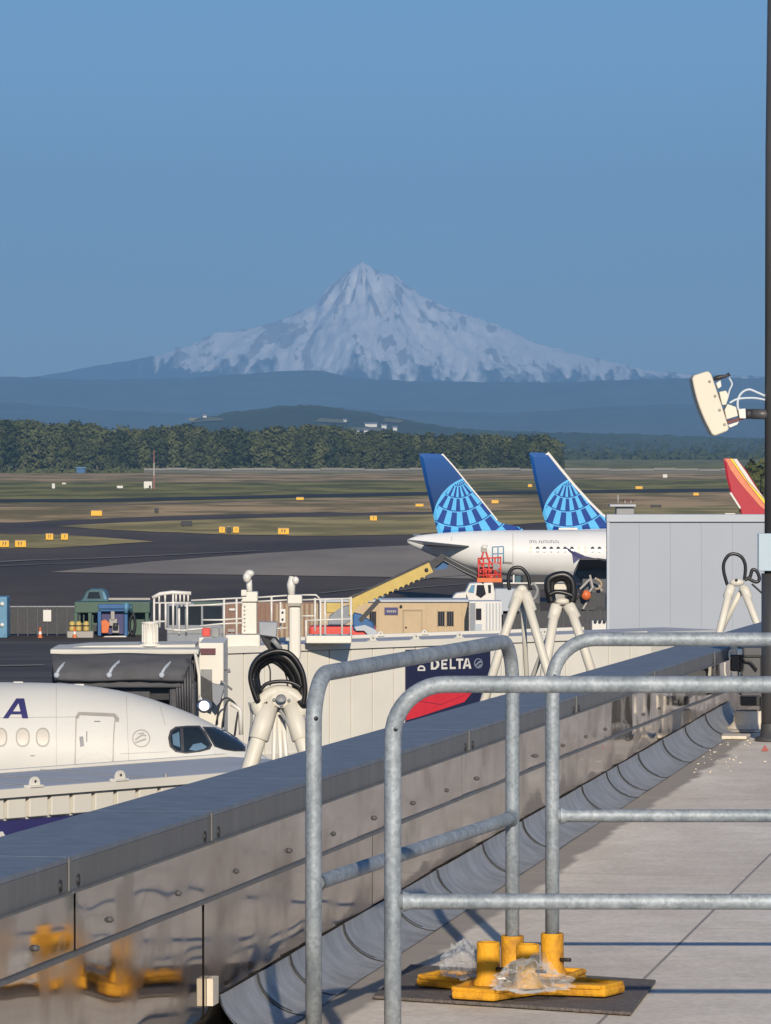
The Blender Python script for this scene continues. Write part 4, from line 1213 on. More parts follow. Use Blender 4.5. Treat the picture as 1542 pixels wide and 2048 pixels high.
for gx_, dy in ((vn.x - 19, -3), (vn.x - 19, 3), (vn.x - 5, 0)):
    MB().cyl((gx_, DV + dy, vz - 1.5), (gx_, DV + dy, 0.6), 0.14).build('gear_leg', M['mid_grey'], pv_)
    MB().cyl((gx_, DV + dy - 0.3, 0.55), (gx_, DV + dy + 0.3, 0.55), 0.55, 18).build('wheel', M['black'], pv_)
MB().box(R(1136, 1057, DV), (1.6, 0.3, 0.22)).build('antenna_fairing', M['white'], pv_)

# ---- red tailed airliner at the right edge
DS = 520.0; sS = F / DS
sz = HC - (1072 - HZ) / sS
st_ = (1415 - CU) / F * DS
sn = Vector((st_ + 33, DS, 0))
stS = [(33, 0.3, 0.05, 0.1), (31.5, 0.9, -0.4, 0.55), (29.5, 1.5, -0.9, 1.1), (27, 1.85, -1.4, 1.6), (24, 1.95, -1.85, 1.85), (8, 1.95, -1.95, 1.9), (5, 1.75, -1.9, 1.8), (2.5, 1.2, -1.7, 1.4), (1, .5, -1.3, .9), (.2, -.2, -.9, .35), (0, -.5, -.6, .05)]
stS.sort(); L4 = Loft(sn, sz, stS)
ps_ = thing('airliner', 'airliner with a red tail fin banded orange and yellow beside the dark pole', 'airliner', (sn.x - 16, DS, 0), 'airliners parked at the gates')
M['red_fin'] = mat('red_fin', (0.42, 0.008, 0.02), 0.35, vary=0.05)
M['fin_orange'] = mat('fin_orange', (0.75, 0.22, 0.10), 0.35)
M['fin_yellow'] = mat('fin_yellow', (0.85, 0.62, 0.03), 0.35)
M['navy_body'] = mat('navy_body', (0.03, 0.035, 0.12), 0.35)
L4.body(sorted([a[0] for a in stS] + [32.5, 32, 30.5, 28, 20, 14]), 36).build('fuselage', M['navy_body'], ps_)
fin([(1447, 918), (1451, 916.5), (1474, 918), (1492, 940), (1510, 968), (1530, 1000), (1546, 1022), (1600, 1040), (1484, 1040), (1480, 1016), (1461, 986), (1453, 955)], DS, M['red_fin'], ps_, th=0.3)
def stripe(pts, m, y): MB().prism([R(u, v, DS) + Vector((0, y, 0)) for u, v in pts], (0, -0.02, 0)).build('stripe', m, ps_)
stripe([(1451, 917.5), (1459, 917.5), (1487, 958), (1530, 1012), (1530, 1020), (1520, 1012), (1480, 966), (1460, 938)], M['fin_orange'], -0.20)
stripe([(1460, 917.5), (1465, 917.5), (1494, 962), (1533, 1004), (1531, 1011), (1488, 957)], M['fin_yellow'], -0.20)
stripe([(1466, 917.8), (1473, 917.8), (1492, 944), (1510, 972), (1533, 1003), (1495, 961)], M['white'], -0.20)
MB().prism([R(u, v, DS) + Vector((0, -0.06, 0)) for u, v in [(1459, 986), (1463, 984), (1481, 1012), (1545, 1012), (1545, 1017), (1479, 1017)]], (0, -0.05, 0)).build('fin_trim', M['white'], ps_)
for sgn in (-1, 1):
    MB().prism([R(1448, 1046, DS + sgn * 0.8), R(1500, 1050, DS + sgn * 0.8), R(1470, 1030, DS + sgn * 6), R(1450, 1030, DS + sgn * 6)], (0, 0, 0.2)).build('tailplane', M['white'], ps_)
    MB().prism([(sn.x - 13, DS + sgn * 1.6, sz - 1.2), (sn.x - 19, DS + sgn * 1.6, sz - 1.2), (sn.x - 22, DS + sgn * 15, sz), (sn.x - 20, DS + sgn * 15, sz)], (0, 0, 0.3)).build('wing', M['pale_grey2'], ps_)
for gx_, dy in ((sn.x - 17, -3), (sn.x - 17, 3), (sn.x - 5, 0)):
    MB().cyl((gx_, DS + dy, sz - 1.5), (gx_, DS + dy, 0.6), 0.14).build('gear_leg', M['mid_grey'], ps_)
    MB().cyl((gx_, DS + dy - 0.3, 0.55), (gx_, DS + dy + 0.3, 0.55), 0.55, 18).build('wheel', M['black'], ps_)

# ------------------------------------------------------------------ boarding bridges
class VPlane:
    """vertical plane through two points; px() is the point of it seen at a pixel, off metres towards the camera"""
    def __init__(s, a, b):
        s.a = Vector((a[0], a[1], 0)); s.t = (Vector((b[0], b[1], 0)) - s.a).normalized()
        s.n = Vector((s.t.y, -s.t.x, 0))
        if s.n.y > 0: s.n = -s.n
    def px(s, u, v, off=0.0):
        r = Vector(((u - CU) / F, 1, -(v - HZ) / F))
        a = s.a + s.n * off
        k_ = a.dot(s.n) / r.dot(s.n)
        return Vector((0, 0, HC)) + r * k_
    def poly(s, pts, off, th, mb=None):
        P = [s.px(u, v, off) for u, v in pts]
        return (mb or MB()).prism(P, -s.n * th)

def lug(p, plane, r, parent, m):
    """lifting eye: half round plate with a hole, on a foot"""
    mb = MB(); t = plane.t; n_ = plane.n
    out = [p - t * r * 1.1, p - t * r] + [p + Vector((0, 0, r * 0.55)) + (t * math.cos(a) + Vector((0, 0, 1)) * math.sin(a)) * r for a in [math.pi - k_ * math.pi / 10 for k_ in range(11)]] + [p + t * r, p + t * r * 1.1]
    mb.prism(out, n_ * 0.03); mb.box(p + Vector((0, 0, 0.015)), (r * 2.6, 0.14, 0.03), Matrix.Rotation(math.atan2(t.y, t.x), 3, 'Z'))
    o = mb.build('lifting_eye', m, parent)
    MB().lathe(p + Vector((0, 0, r * 0.85)) + n_ * 0.032, [(0, 0.004), (r * 0.22, 0.004), (r * 0.22, 0)], 10, n_).build('eye_hole', M['dark'], o)

# near bridge, bottom left
A0 = ((-160 - CU) / F * 64.0, 64.0); A1 = ((405 - CU) / F * 68.0, 68.0)
PA = VPlane(((0 - CU) / F * 65.0, 65.0), A1)
ja = thing('boarding_bridge', 'cream boarding bridge with grey roof and lifting eyes just beyond the coping at lower left', 'boarding bridge', PA.px(150, 1700) * 1.0, 'boarding bridges')
ja.location.z = 0
hA = 7.78
def planeseg(pl_, u0, u1, z0, z1, off0, off1, mb=None):
    """bar on a vertical plane between two pixel columns and two heights"""
    a = pl_.px(u0, 1500); b = pl_.px(u1, 1500); mb = mb or MB()
    ps = [];
    for p in (a, b):
        for off, z in ((off0, z1), (off1, z1), (off1, z0), (off0, z0)):
            q = p + pl_.n * off; q.z = z; ps.append(q)
    return mb.add(ps, [(0, 1, 2, 3), (7, 6, 5, 4), (0, 4, 5, 1), (1, 5, 6, 2), (2, 6, 7, 3), (3, 7, 4, 0)])
planeseg(PA, -260, 700, 4.6, hA - 0.10, -2.6, -0.05).build('tunnel', M['cream_dirty'], ja)
planeseg(PA, -260, 700, hA - 0.10, hA - 0.02, -2.55, 0.0).build('roof', M['roof_grey'], ja)
planeseg(PA, -260, 700, hA - 0.12, hA, 0.0, 0.10).build('roof_edge', M['cream'], ja)
planeseg(PA, -260, 700, hA - 0.04, hA + 0.02, -2.66, -2.55).build('roof_edge', M['cream'], ja)
u = -120
while u < 470:
    planeseg(PA, u, u + 36, hA - 0.42, hA - 0.125, -0.05, 0.03).build('wall_panel', M['cream'], ja, bevel=0.01)
    u += 44
for u in (90, 200, 320, -20):
    planeseg(PA, u, u + 3, hA - 0.02, hA - 0.008, -2.5, 0.0).build('roof_seam', M['mid_grey'], ja)
planeseg(PA, -260, 560, hA - 1.6, hA - 0.45, -0.05, 0.045).build('sign_panel', M['navy_light'], ja)
PA.poly([(-12, 1690), (0, 1664), (5, 1664), (16, 1684), (8, 1688), (3, 1676), (-4, 1690)], 0.05, 0.004).build('letter_tip', M['white'], ja)
for u, v in ((67, 1576), (238, 1560)):
    p = PA.px(u, v, 0.05); p.z = hA
    lug(p, PA, 0.095, ja, M['cream'])
for u, v in ((-60, 1576), (331, 1552)):
    p = PA.px(u, v, 0.05); p.z = hA; MB().lathe(p, [(0.03, 0), (0.03, 0.05), (0.0, 0.06)], 8).build('roof_bolt', M['mid_grey'], ja)
for u in (-150, 420):
    p = PA.px(u, 1500, -1.3); MB().cyl((p.x, p.y, 0), (p.x, p.y, 4.6), 0.35).build('support_column', M['cream_dirty'], ja)

# bridge with the sign, behind the near airliner
PB = VPlane(((400 - CU) / F * 138.0, 138.0), ((1285 - CU) / F * 150.0, 150.0))
jb = thing('boarding_bridge', 'cream boarding bridge with the dark blue and red airline sign, behind the near airliner', 'boarding bridge', Vector(((800 - CU) / F * 144, 145, 0)), 'boarding bridges')
hB = 6.56
planeseg(PB, 392, 1420, 3.2, hB - 0.15, -2.8, -0.06).build('tunnel', M['cream_dirty'], jb)
planeseg(PB, 392, 1440, hB - 0.15, hB - 0.04, -2.7, 0.0).build('roof', M['roof_grey'], jb)
planeseg(PB, 392, 1290, hB - 0.20, hB, 0.0, 0.12).build('roof_edge', M['cream'], jb)
planeseg(PB, 392, 1284, hB - 0.08, hB + 0.06, -2.82, -2.7).build('roof_edge', M['cream'], jb)
planeseg(PB, 1290, 1440, hB - 0.26, hB - 0.12, 0.0, 0.10).build('roof_edge', M['mid_grey'], jb)
u = 444
while u < 1284:
    planeseg(PB, u, u + 41.2, 3.25, hB - 0.215, -0.05, 0.03).build('wall_panel', M['cream'], jb, bevel=0.015)
    u += 43
planeseg(PB, 470, 1284, 3.1, 3.3, 0.0, 0.08).build('floor_rail', M['cream_dirty'], jb)
for u in (745, 831, 918, 1003, 1088):
    p = PB.px(u, 1270, 0.06); p.z = hB; lug(p, PB, 0.115, jb, M['cream'])
for u in (848, 760):
    p = PB.px(u, 1265, -2.72); p.z = hB; lug(p, PB, 0.10, jb, M['cream'])
# sign
sg = PB.poly([(812, 1300), (981, 1290), (981, 1470), (812, 1480)], 0.075, 0.04).build('sign', M['navy'], jb)
M['red2'] = mat('red_dark_half', (0.40, 0.02, 0.04), 0.4)
PB.poly([(812.5, 1380), (945, 1384), (882, 1409), (812.5, 1398)], 0.085, 0.008).build('swoosh', M['red'], sg)
PB.poly([(945, 1384.5), (929, 1404), (838, 1434), (812.5, 1441), (812.5, 1399), (882, 1410)], 0.085, 0.008).build('swoosh', M['red'], sg)
def glyph(ch, u, v, w, h, slope):
    """letter strokes in pixels from the lower left (u, v); slope raises v per px to the right"""
    q = w * 0.26; s_ = h * 0.20; out = []
    def P(*a): out.append([(u + x, v - y + slope * x) for x, y in a])
    if ch == 'D':
        P((0, 0), (q, 0), (q, h), (0, h)); P((q, h - s_), (q, h), (w * .55, h), (w * .92, h * .75), (w * .64, h * .68), (w * .5, h - s_)); P((w * .92, h * .75), (w, h * .5), (w * .92, h * .25), (w * .64, h * .32), (w * .7, h * .5), (w * .64, h * .68)); P((q, 0), (q, s_), (w * .5, s_), (w * .64, h * .32), (w * .92, h * .25), (w * .55, 0))
    if ch == 'E':
        P((0, 0), (q, 0), (q, h), (0, h))
        for y in (0, (h - s_) / 2, h - s_): P((q, y), (w * (0.85 if 0 < y < h - s_ else 1), y), (w * (0.85 if 0 < y < h - s_ else 1), y + s_), (q, y + s_))
    if ch == 'L': P((0, 0), (q, 0), (q, h), (0, h)); P((q, 0), (w, 0), (w, s_), (q, s_))
    if ch == 'T': P((w * .5 - q / 2, 0), (w * .5 + q / 2, 0), (w * .5 + q / 2, h - s_), (w * .5 - q / 2, h - s_)); P((0, h - s_), (w, h - s_), (w, h), (0, h))
    if ch == 'A': P((0, 0), (q, 0), (w * .5 + q * .35, h), (w * .5 - q * .6, h)); P((w - q, 0), (w, 0), (w * .5 + q * .6, h), (w * .5 + q * .36, h)); P((w * .25, h * .22), (w * .75, h * .22), (w * .70, h * .40), (w * .30, h * .40))
    return out
for ch, u, w in (('D', 862, 17), ('E', 883, 12), ('L', 900, 11.5), ('T', 912.5, 14), ('A', 925.5, 17.5)):
    mb = MB()
    for o_ in glyph(ch, u, 1339.5 - (u - 862) * 0.028, w, 20.5, -0.028): PB.poly(o_, 0.082, 0.006, mb)
    mb.build('letter', M['white'], sg)
mb = MB()
for o_ in glyph('D', 0, 0, 12, 15, 0):
    PB.poly([(835.5 + -y * 1.0, 1342 - x * 0.95) for x, y in [(a, b) for a, b in o_]], 0.082, 0.006, mb)
mb.build('letter', M['white'], sg)
mb = MB(); ring = oval(957, 1327, 8.6, 10.2, 20); inn = oval(957, 1327, 6.8, 8.4, 20)
for i in range(20):
    j = (i + 1) % 20; PB.poly([ring[i], ring[j], inn[j], inn[i]], 0.082, 0.006, mb)
PB.poly([(950.5, 1330), (958, 1322), (963.5, 1321), (963, 1325), (958, 1327), (952, 1333)], 0.082, 0.006, mb)
PB.poly([(954, 1334.5), (960, 1329), (963.7, 1329), (961, 1333), (957, 1335.3)], 0.082, 0.006, mb)
mb.build('emblem', M['print_grey2'] if 'print_grey2' in M else mat('emblem_grey', (0.20, 0.23, 0.30), 0.4), sg)
for u in (560, 1240):
    p = PB.px(u, 1400, -1.3); MB().cyl((p.x, p.y, 0), (p.x, p.y, 3.2), 0.4).build('support_column', M['cream_dirty'], jb)

# bridge cab with the dark canopy against the airliner
dc = 131.0
def rb(mb, u0, v0, u1, v1, d, dep, bev=None):
    """upright box: picture rectangle at depth d, dep metres deep"""
    a = R(u0, v0, d); b = R(u1, v1, d)
    return mb.box(((a.x + b.x) / 2, d + dep / 2, (a.z + b.z) / 2), (abs(b.x - a.x), dep, abs(a.z - b.z)))
def rbb(name, m, par, u0, v0, u1, v1, d, dep, bevel=0.0): return rb(MB(), u0, v0, u1, v1, d, dep).build(name, m, par, bevel)
cab = thing('bridge_cab', 'boarding bridge cab with a dark pleated canopy and white lip behind the near airliner', 'bridge cab', R(250, 1480, 133) - Vector((0, 0, 1)))
rbb('roof', M['cream_dirty'], cab, 100, 1299, 397, 1309, dc, 3.2, 0.03)
MB().prism([R(170, 1292, dc + 1.4), R(390, 1289, dc + 1.4), R(390, 1297, dc + 1.4), R(100, 1299, dc + 1.4)], (0, 2.4, 0)).build('roof_hatch', M['cream_dirty'], cab)
# pleated canopy hanging towards the airliner
mb = MB(); rows = 13; vs = []
for j in range(rows):
    f = j / (rows - 1)
    v = 1310 + f * 52; dep = dc - 0.1 - 1.1 * math.sin(f * math.pi * 0.55) - (0.07 if j % 2 else 0)
    for i in range(25):
        g = i / 24; u0 = 101 + 8 * f; u1 = 386 - 20 * f
        vs.append(R(u0 + (u1 - u0) * g, v + 1.5 * math.sin(g * 9 + j), dep + 0.03 * math.sin(g * 40)))
mb.add(vs, [(j * 25 + i, j * 25 + i + 1, (j + 1) * 25 + i + 1, (j + 1) * 25 + i) for j in range(rows - 1) for i in range(24)], True)
o = mb.build('canopy', M['canopy'], cab, recalc=False); sm = o.modifiers.new('t', 'SOLIDIFY'); sm.thickness = 0.04
rbb('canopy_rear', M['dark'], cab, 104, 1311, 388, 1480, dc + 0.5, 2.4)
rbb('canopy_skirt', M['canopy'], cab, 112, 1361, 362, 1376, dc - 1.15, 0.5, 0.05)
rbb('canopy_skirt', M['canopy'], cab, 118, 1376, 300, 1420, dc - 0.8, 0.6, 0.05)
rbb('opening', M['black'], cab, 282, 1377, 345, 1400, dc - 0.65, 0.3)
rbb('canopy_end', M['canopy'], cab, 338, 1366, 390, 1440, dc - 1.0, 1.2, 0.08)
mb = MB()
for q in range(6): mb.tube([R(350 + q * 6, 1318, dc - 0.2 - 0.1 * q), R(353 + q * 5.5, 1360, dc - 1.08), R(356 + q * 5, 1432, dc - 1.06)], 0.035, 6)
mb.build('canopy_pleats', M['dark_grey'], cab)
for u in (113, 218, 323):
    MB().tube(bez(R(u + 27, 1317, dc - 0.25), R(u + 17, 1328, dc - 0.8), R(u + 2, 1335, dc - 1.25), R(u, 1352, dc - 1.28), 8), 0.045, 8).build('strut', M['pale_grey2'], cab)
    MB().ball(R(u, 1351, dc - 1.3), 0.09, 8, 6).build('strut_joint', M['pale_grey2'], cab)
MB().tube([R(390, 1306, dc - 0.3), R(398, 1352, dc - 0.5), R(399, 1405, dc - 0.7)], 0.045, 8).build('edge_post', M['cream'], cab)
rbb('cab_housing', M['cream'], cab, 397, 1286, 447, 1500, dc + 1.4, 3.6, 0.03)
rbb('display', M['dark_red'], cab, 401, 1297, 431, 1309, dc + 1.34, 0.1)
rbb('side_window', M['mid_grey'], cab, 401, 1339, 424, 1362, dc + 1.34, 0.1)
MB().prism([R(400, 1353, dc + 0.7), R(424, 1367, dc + 0.7), R(424, 1412, dc + 0.7), R(400, 1402, dc + 0.7)], (0, 0.5, 0)).build('gusset', M['dark'], cab)
MB().prism([R(424, 1368, dc + 0.6), R(448, 1373, dc + 0.6), R(440, 1404, dc + 0.6), R(433, 1412, dc + 0.6), R(425, 1402, dc + 0.6)], (0, 0.5, 0)).build('gusset', M['grey_box'], cab)
MB().tube(bez(R(434, 1450, dc + 0.5), R(434, 1395, dc + 0.5), R(452, 1380, dc + 0.5), R(474, 1414, dc + 0.5), 10), 0.028, 6).build('cable', M['dark'], cab)
MB().tube(bez(R(446, 1455, dc + 0.5), R(447, 1400, dc + 0.5), R(458, 1386, dc + 0.5), R(473, 1416, dc + 0.5), 10), 0.028, 6).build('cable', M['dark'], cab)
MB().tube([R(462, 1408, dc + 0.4), R(480, 1420, dc + 0.4), R(482, 1470, dc + 0.4)], 0.06, 8).build('white_pipe', M['white'], cab)
MB().tube([R(476, 1424, dc + 0.5), R(472, 1448, dc + 0.5), R(469, 1472, dc + 0.5)], 0.03, 6).build('cable', M['dark'], cab)
MB().tube([R(441, 1362, dc + 1.2), R(448, 1366, dc + 1.2), R(464, 1380, dc + 1.2)], 0.035, 6).build('handrail', M['mid_grey'], cab)
MB().tube([R(449, 1340, dc + 1.35), R(458, 1340, dc + 1.3), R(458, 1346, dc + 1.3)], 0.04, 6).build('lamp_bracket', M['print_grey'], cab)
# round polished reflector added beside the cab to throw a sun glint at the camera
pr_ = R(408, 1412, dc - 1.3)
hv = ((Vector((0, 0, HC)) - pr_).normalized() - travel).normalized()
MB().lathe(pr_, [(0.0, 0.012), (0.12, 0.010), (0.19, 0.0), (0.20, -0.03), (0.10, -0.10), (0.0, -0.12)], 22, hv).build('glint_disc', M['chrome'], cab)
MB().tube([R(399, 1392, dc - 1.1), R(404, 1402, dc - 1.2)], 0.03, 6).build('glint_disc_arm', M['white'], cab)
# white cooler on the roof
cl = thing('roof_ventilator', 'white ribbed roof ventilator standing on the cab roof', 'ventilator', R(300, 1292, dc + 1.6))
mb = MB().lathe(R(300, 1292, dc + 1.6), [(0.30, 0), (0.30, 0.05), (0.21, 0.08), (0.21, 0.62), (0.25, 0.64), (0.25, 0.68), (0.0, 0.70)], 18); mb.build('housing', M['cream'], cl)
for q in range(7):
    a = -math.pi / 2 + (q - 3) * 0.42
    p = R(300, 1292, dc + 1.6) + Vector((0.225 * math.cos(a), 0.225 * math.sin(a), 0.36)); MB().box(p, (0.035, 0.035, 0.52), Matrix.Rotation(a, 3, 'Z')).build('rib', M['white'], cl)

# things on the roof of the signed bridge
def frame_rail(name, label, d, verts, rails, m=None, r=0.026, cat='railing', group='white railings on the bridge roof'):
    """verts: (u, v_top, v_bottom) posts; rails: lists of (u, v)"""
    m = m or M['white']
    t = thing(name, label, cat, R(verts[0][0], verts[0][2], d), group)
    for u, v0, v1 in verts: MB().cyl(R(u, v0, d), R(u, v1, d), r * 1.25, 8).build('post', m, t)
    for pts in rails: MB().tube([R(u, v, d) for u, v in pts], r, 8).build('rail', m, t)
    return t
cg = frame_rail('cage_railing', 'white caged ladder hoop with curved top on the bridge roof', 139.0, [(308, 1192, 1290), (319, 1206, 1255), (331, 1206, 1258), (346, 1188, 1262), (374, 1206, 1264)],
           [[(306, 1206), (382, 1206)], [(331, 1258), (375, 1262)], [(306, 1243), (331, 1243)], [(346, 1262), (420, 1256)]])
mb = MB(); mb.tube([R(305, 1196, 139), R(320, 1188, 139), R(345, 1185, 139), R(382, 1187, 139)], 0.06, 8); mb.build('hoop', M['white'], cg)
for u in (318, 330, 352, 360, 368, 376): MB().cyl(R(u, 1188, 139), R(u, 1205, 139), 0.03, 6).build('bar', M['white'], cg)
frame_rail('railing', 'white two rail railing between the caged hoop and the square lamp tower', 139.4, [(358, 1210, 1275), (372, 1210, 1272), (448, 1198, 1280), (473, 1198, 1278)],
           [[(382, 1201), (485, 1196)], [(358, 1212), (420, 1210), (485, 1205)], [(405, 1240), (440, 1240), (485, 1237)], [(400, 1252), (440, 1248), (485, 1246)]])
frame_rail('railing', 'short white railing between the two lamp towers', 139.8, [(543, 1194, 1260), (561, 1204, 1262)], [[(516, 1195), (575, 1191)], [(516, 1203), (575, 1200)], [(540, 1258), (575, 1256)]])
frame_rail('railing', 'white railing with corner platform right of the round lamp tower', 140.2, [(612, 1240, 1282), (630, 1196, 1262), (641, 1200, 1288), (650, 1200, 1268), (684, 1198, 1270), (702, 1194, 1280)],
           [[(603, 1190), (632, 1190), (641, 1199)], [(603, 1200), (702, 1197)], [(603, 1232), (630, 1232)], [(612, 1241), (702, 1238)]])
pf = MB(); rb(pf, 612, 1272, 703, 1287, 140.0, 1.4); pf.single('roof_platform', M['cream'], 'cream service platform under the right hand railing', 'platform', None, 0.03)
t = thing('lamp_tower', 'square cream lamp tower with riveted panel and twin flood heads', 'lamp tower', R(499, 1290, 139.6))
rbb('tower_body', M['cream'], t, 483, 1203, 513, 1268, 139.6, 0.6, 0.02)
rbb('tower_base', M['cream'], t, 450, 1270, 520, 1297, 139.3, 1.0, 0.05)
rbb('tower_cap', M['cream'], t, 482, 1184, 515, 1204, 139.5, 0.8, 0.03)
rbb('cap_bracket', M['cream'], t, 482, 1180, 493, 1192, 139.4, 0.3, 0.02)
MB().cyl(R(499, 1184, 139.8), R(498, 1160, 139.8), 0.09, 10).build('neck', M['white'], t)
MB().ball(R(494, 1155, 139.7), (0.13, 0.14, 0.16), 10, 8).build('flood_head', M['white'], t)
MB().ball(R(499, 1147, 139.8), (0.15, 0.14, 0.11), 10, 8).build('flood_head', M['white'], t)
mb = MB()
for q in range(7): mb.lathe(R(489, 1213 + q * 8, 139.59), [(0, 0.01), (0.03, 0.01), (0.03, 0)], 6, (0, -1, 0))
mb.build('rivet', M['skin'], t)
t = thing('lamp_tower', 'tall round cornered cream lamp tower with one upright flood head', 'lamp tower', R(589, 1310, 139.4))
rbb('tower_body', M['cream'], t, 578, 1213, 601, 1320, 139.3, 0.5, 0.08)
rbb('tower_cap', M['cream'], t, 575, 1190, 604, 1208, 139.2, 0.7, 0.03)
rbb('tower_collar', M['skin'], t, 575, 1208, 602, 1213, 139.22, 0.65, 0.02)
MB().tube([R(583, 1190, 139.5), R(582, 1170, 139.5), R(585, 1153, 139.5)], [0.10, 0.13, 0.10], 10).build('flood_head', M['white'], t)
MB().ball(R(591, 1161, 139.4), (0.11, 0.1, 0.12), 8, 6).build('flood_bracket', M['white'], t)
t = thing('switch_panel', 'small white panel with two black dials left of the round lamp tower', 'switch panel', R(566, 1246, 139.5))
rbb('plate', M['white'], t, 559, 1218, 571, 1246, 139.5, 0.12, 0.01)
for v in (1225, 1239): MB().lathe(R(565, v, 139.49), [(0, 0.02), (0.035, 0.02), (0.035, 0)], 8, (0, -1, 0)).build('dial', M['black'], t)
rb(MB(), 404, 1256, 420, 1273, 138.6, 0.3).single('red_box', M['red_bright'], 'small red equipment box on the bridge roof below the white railing', 'equipment box', None, 0.03)
rb(MB(), 422, 1256, 438, 1275, 138.8, 0.3).single('grey_cabinet', M['mid_grey'], 'small grey cabinet beside the red box on the bridge roof', 'cabinet', None, 0.03)
rb(MB(), 397, 1275, 424, 1288, 138.2, 0.6).single('white_housing', M['cream'], 'low white housing under the small red box', 'housing', None, 0.04)
rb(MB(), 428, 1276, 450, 1292, 138.3, 0.6).single('white_housing', M['cream'], 'low white housing under the small grey cabinet', 'housing', None, 0.04)

# pale grey block right of the parked airliner
dg = 165.0
gb = thing('grey_block', 'large pale blue grey clad bridge rotunda block at right beside the dark pole', 'building', R(1370, 1400, dg))
a = R(1215, 1030, dg); b = R(1700, 1030, dg)
MB().prism([(a.x, dg + 0.03, 0), (b.x, dg + 0.03, 0), (b.x, dg + 5, 0), (a.x * (dg + 5) / dg - 0.02, dg + 5, 0)], (0, 0, a.z - 0.05)).build('core', M['pale_grey'], gb)
u = 1217.0; w_ = 62.0
while u < 1690:
    rbb('cladding_panel', M['pale_grey'], gb, u, 1046, u + w_ - 0.25, 1300, dg - 0.03, 0.06); u += w_
rbb('parapet_trim', M['pale_grey2'], gb, 1213, 1029, 1700, 1044, dg - 0.10, 0.9, 0.02)
rbb('corner_trim', M['pale_grey2'], gb, 1214, 1044, 1219, 1300, dg - 0.06, 0.5)
ac = thing('roof_unit', 'small grey roof unit with thin posts on top of the grey block', 'roof unit', R(1265, 1029, dg + 2))
rbb('housing', M['mid_grey'], ac, 1233, 1014, 1268, 1030, dg + 2, 1.0, 0.02)
rbb('tray', M['roof_grey'], ac, 1220, 1009, 1272, 1013, dg + 1.8, 1.2)
for u in (1236, 1250, 1262): MB().cyl(R(u, 1008, dg + 2), R(u, 1000 if u > 1240 else 990, dg + 2), 0.03, 6).build('post', M['skin'], ac)
MB().tube([R(1245, 1001, dg + 2), R(1266, 1001, dg + 2)], 0.03, 6).build('rail', M['dark_red'], ac)

# ------------------------------------------------------------------ hose tripods outside the parapet
ZL = HC - 2.7
def leg_px(t, d, pts, r, sleeve=None, m=None):
    m = m or M['off_white']
    P = [R(u, v, dd) for u, v, dd in pts]
    # run on to the ledge
    a, b = P[-2], P[-1]; dr_ = (b - a)
    if b.z > ZL and dr_.z < -1e-3: P.append(b + dr_ * ((ZL - b.z) / dr_.z))
    o = MB().tube(P, r, 12).build('leg', m, t)
    if sleeve:
        s0, s1 = [R(u, v, dd) for u, v, dd in sleeve]
        MB().tube([s0, s1, s1 + (s1 - s0).normalized() * 0.004, s1 + (s1 - s0).normalized() * 0.006], [r * 1.27, r * 1.27, r * 1.2, r * 0.9], 12).build('sleeve', m, o)
def hose(t, pts, d, r, m=None, name='hose'):
    P = [R(u, v, d + (e[0] if e else 0)) for u, v, *e in pts]
    # smooth
    Q = []
    n = len(P)
    for i in range(n - 1):
        p0, p1, p2, p3 = P[max(0, i - 1)], P[i], P[i + 1], P[min(n - 1, i + 2)]
        for k_ in range(5):
            s_ = k_ / 5
            Q.append(0.5 * ((2 * p1) + (p2 - p0) * s_ + (2 * p0 - 5 * p1 + 4 * p2 - p3) * s_ ** 2 + (3 * p1 - p0 - 3 * p2 + p3) * s_ ** 3))
    Q.append(P[-1])
    return MB().tube(Q, r, 10).build(name, m or M['black'], t)
G3 = 'white cable tripods outside the parapet'
d = 19.65
t1 = thing('cable_tripod', 'nearest white cable tripod with a thick black hose bundle and grey floodlight', 'tripod', Vector((R(555, 1500, d).x, d, ZL)), G3)
pxm = d / F
leg_px(t1, d, [(540, 1402, d), (500, 1532, d - 0.05)], 16 * pxm, [(536, 1412, d), (517, 1478, d - 0.03)])
leg_px(t1, d, [(580, 1402, d), (612, 1510, d - 0.05)], 15 * pxm, [(583, 1410, d), (602, 1478, d - 0.03)])
for u in (547, 562, 575): leg_px(t1, d, [(556 + (u - 560) * .5, 1415, d + 0.04), (u, 1540, d + 0.05)], 4.6 * pxm, None, M['white'])
MB().tube(bez(R(520, 1412, d), R(530, 1378, d), R(585, 1372, d), R(607, 1412, d), 12), 14 * pxm, 12).build('elbow', M['off_white'], t1)
MB().prism([R(u, v, d - 0.03) for u, v in ((536, 1408), (545, 1386), (556, 1378), (572, 1378), (583, 1388), (590, 1408), (563, 1418))], (0, 0.06, 0)).build('head', M['off_white'], t1, bevel=0.008)
for u, v in ((548, 1400), (578, 1401), (563, 1411)): MB().lathe(R(u, v, d - 0.031), [(0, .006), (3.5 * pxm, .006), (4 * pxm, 0)], 6, (0, -1, 0)).build('bolt', M['mid_grey'], t1)
MB().lathe(R(562, 1398, d - 0.05), [(0, 0.012), (9 * pxm, 0.010), (11 * pxm, 0)], 14, (0, -1, 1.4)).build('head_cap', M['mid_grey'], t1)
for (u, v) in ((512, 1408), (610, 1410)):
    MB().lathe(R(u + (6 if u < 550 else -6), v + 4, d), [(16 * pxm, -0.03), (18 * pxm, 0.0), (16 * pxm, 0.02)], 14, (-0.3 if u < 550 else 0.3, 0, 1)).build('collar', M['off_white'], t1)
hose(t1, [(521, 1408), (509, 1375), (506, 1345), (519, 1320), (545, 1307), (575, 1318), (597, 1350), (604, 1385), (601, 1412)], d, 9.5 * pxm)
hose(t1, [(524, 1408, .03), (514, 1372, .03), (512, 1345, .03), (525, 1325, .03), (550, 1314, .03), (572, 1330, .03), (590, 1362, .03), (594, 1408, .03)], d, 8 * pxm)
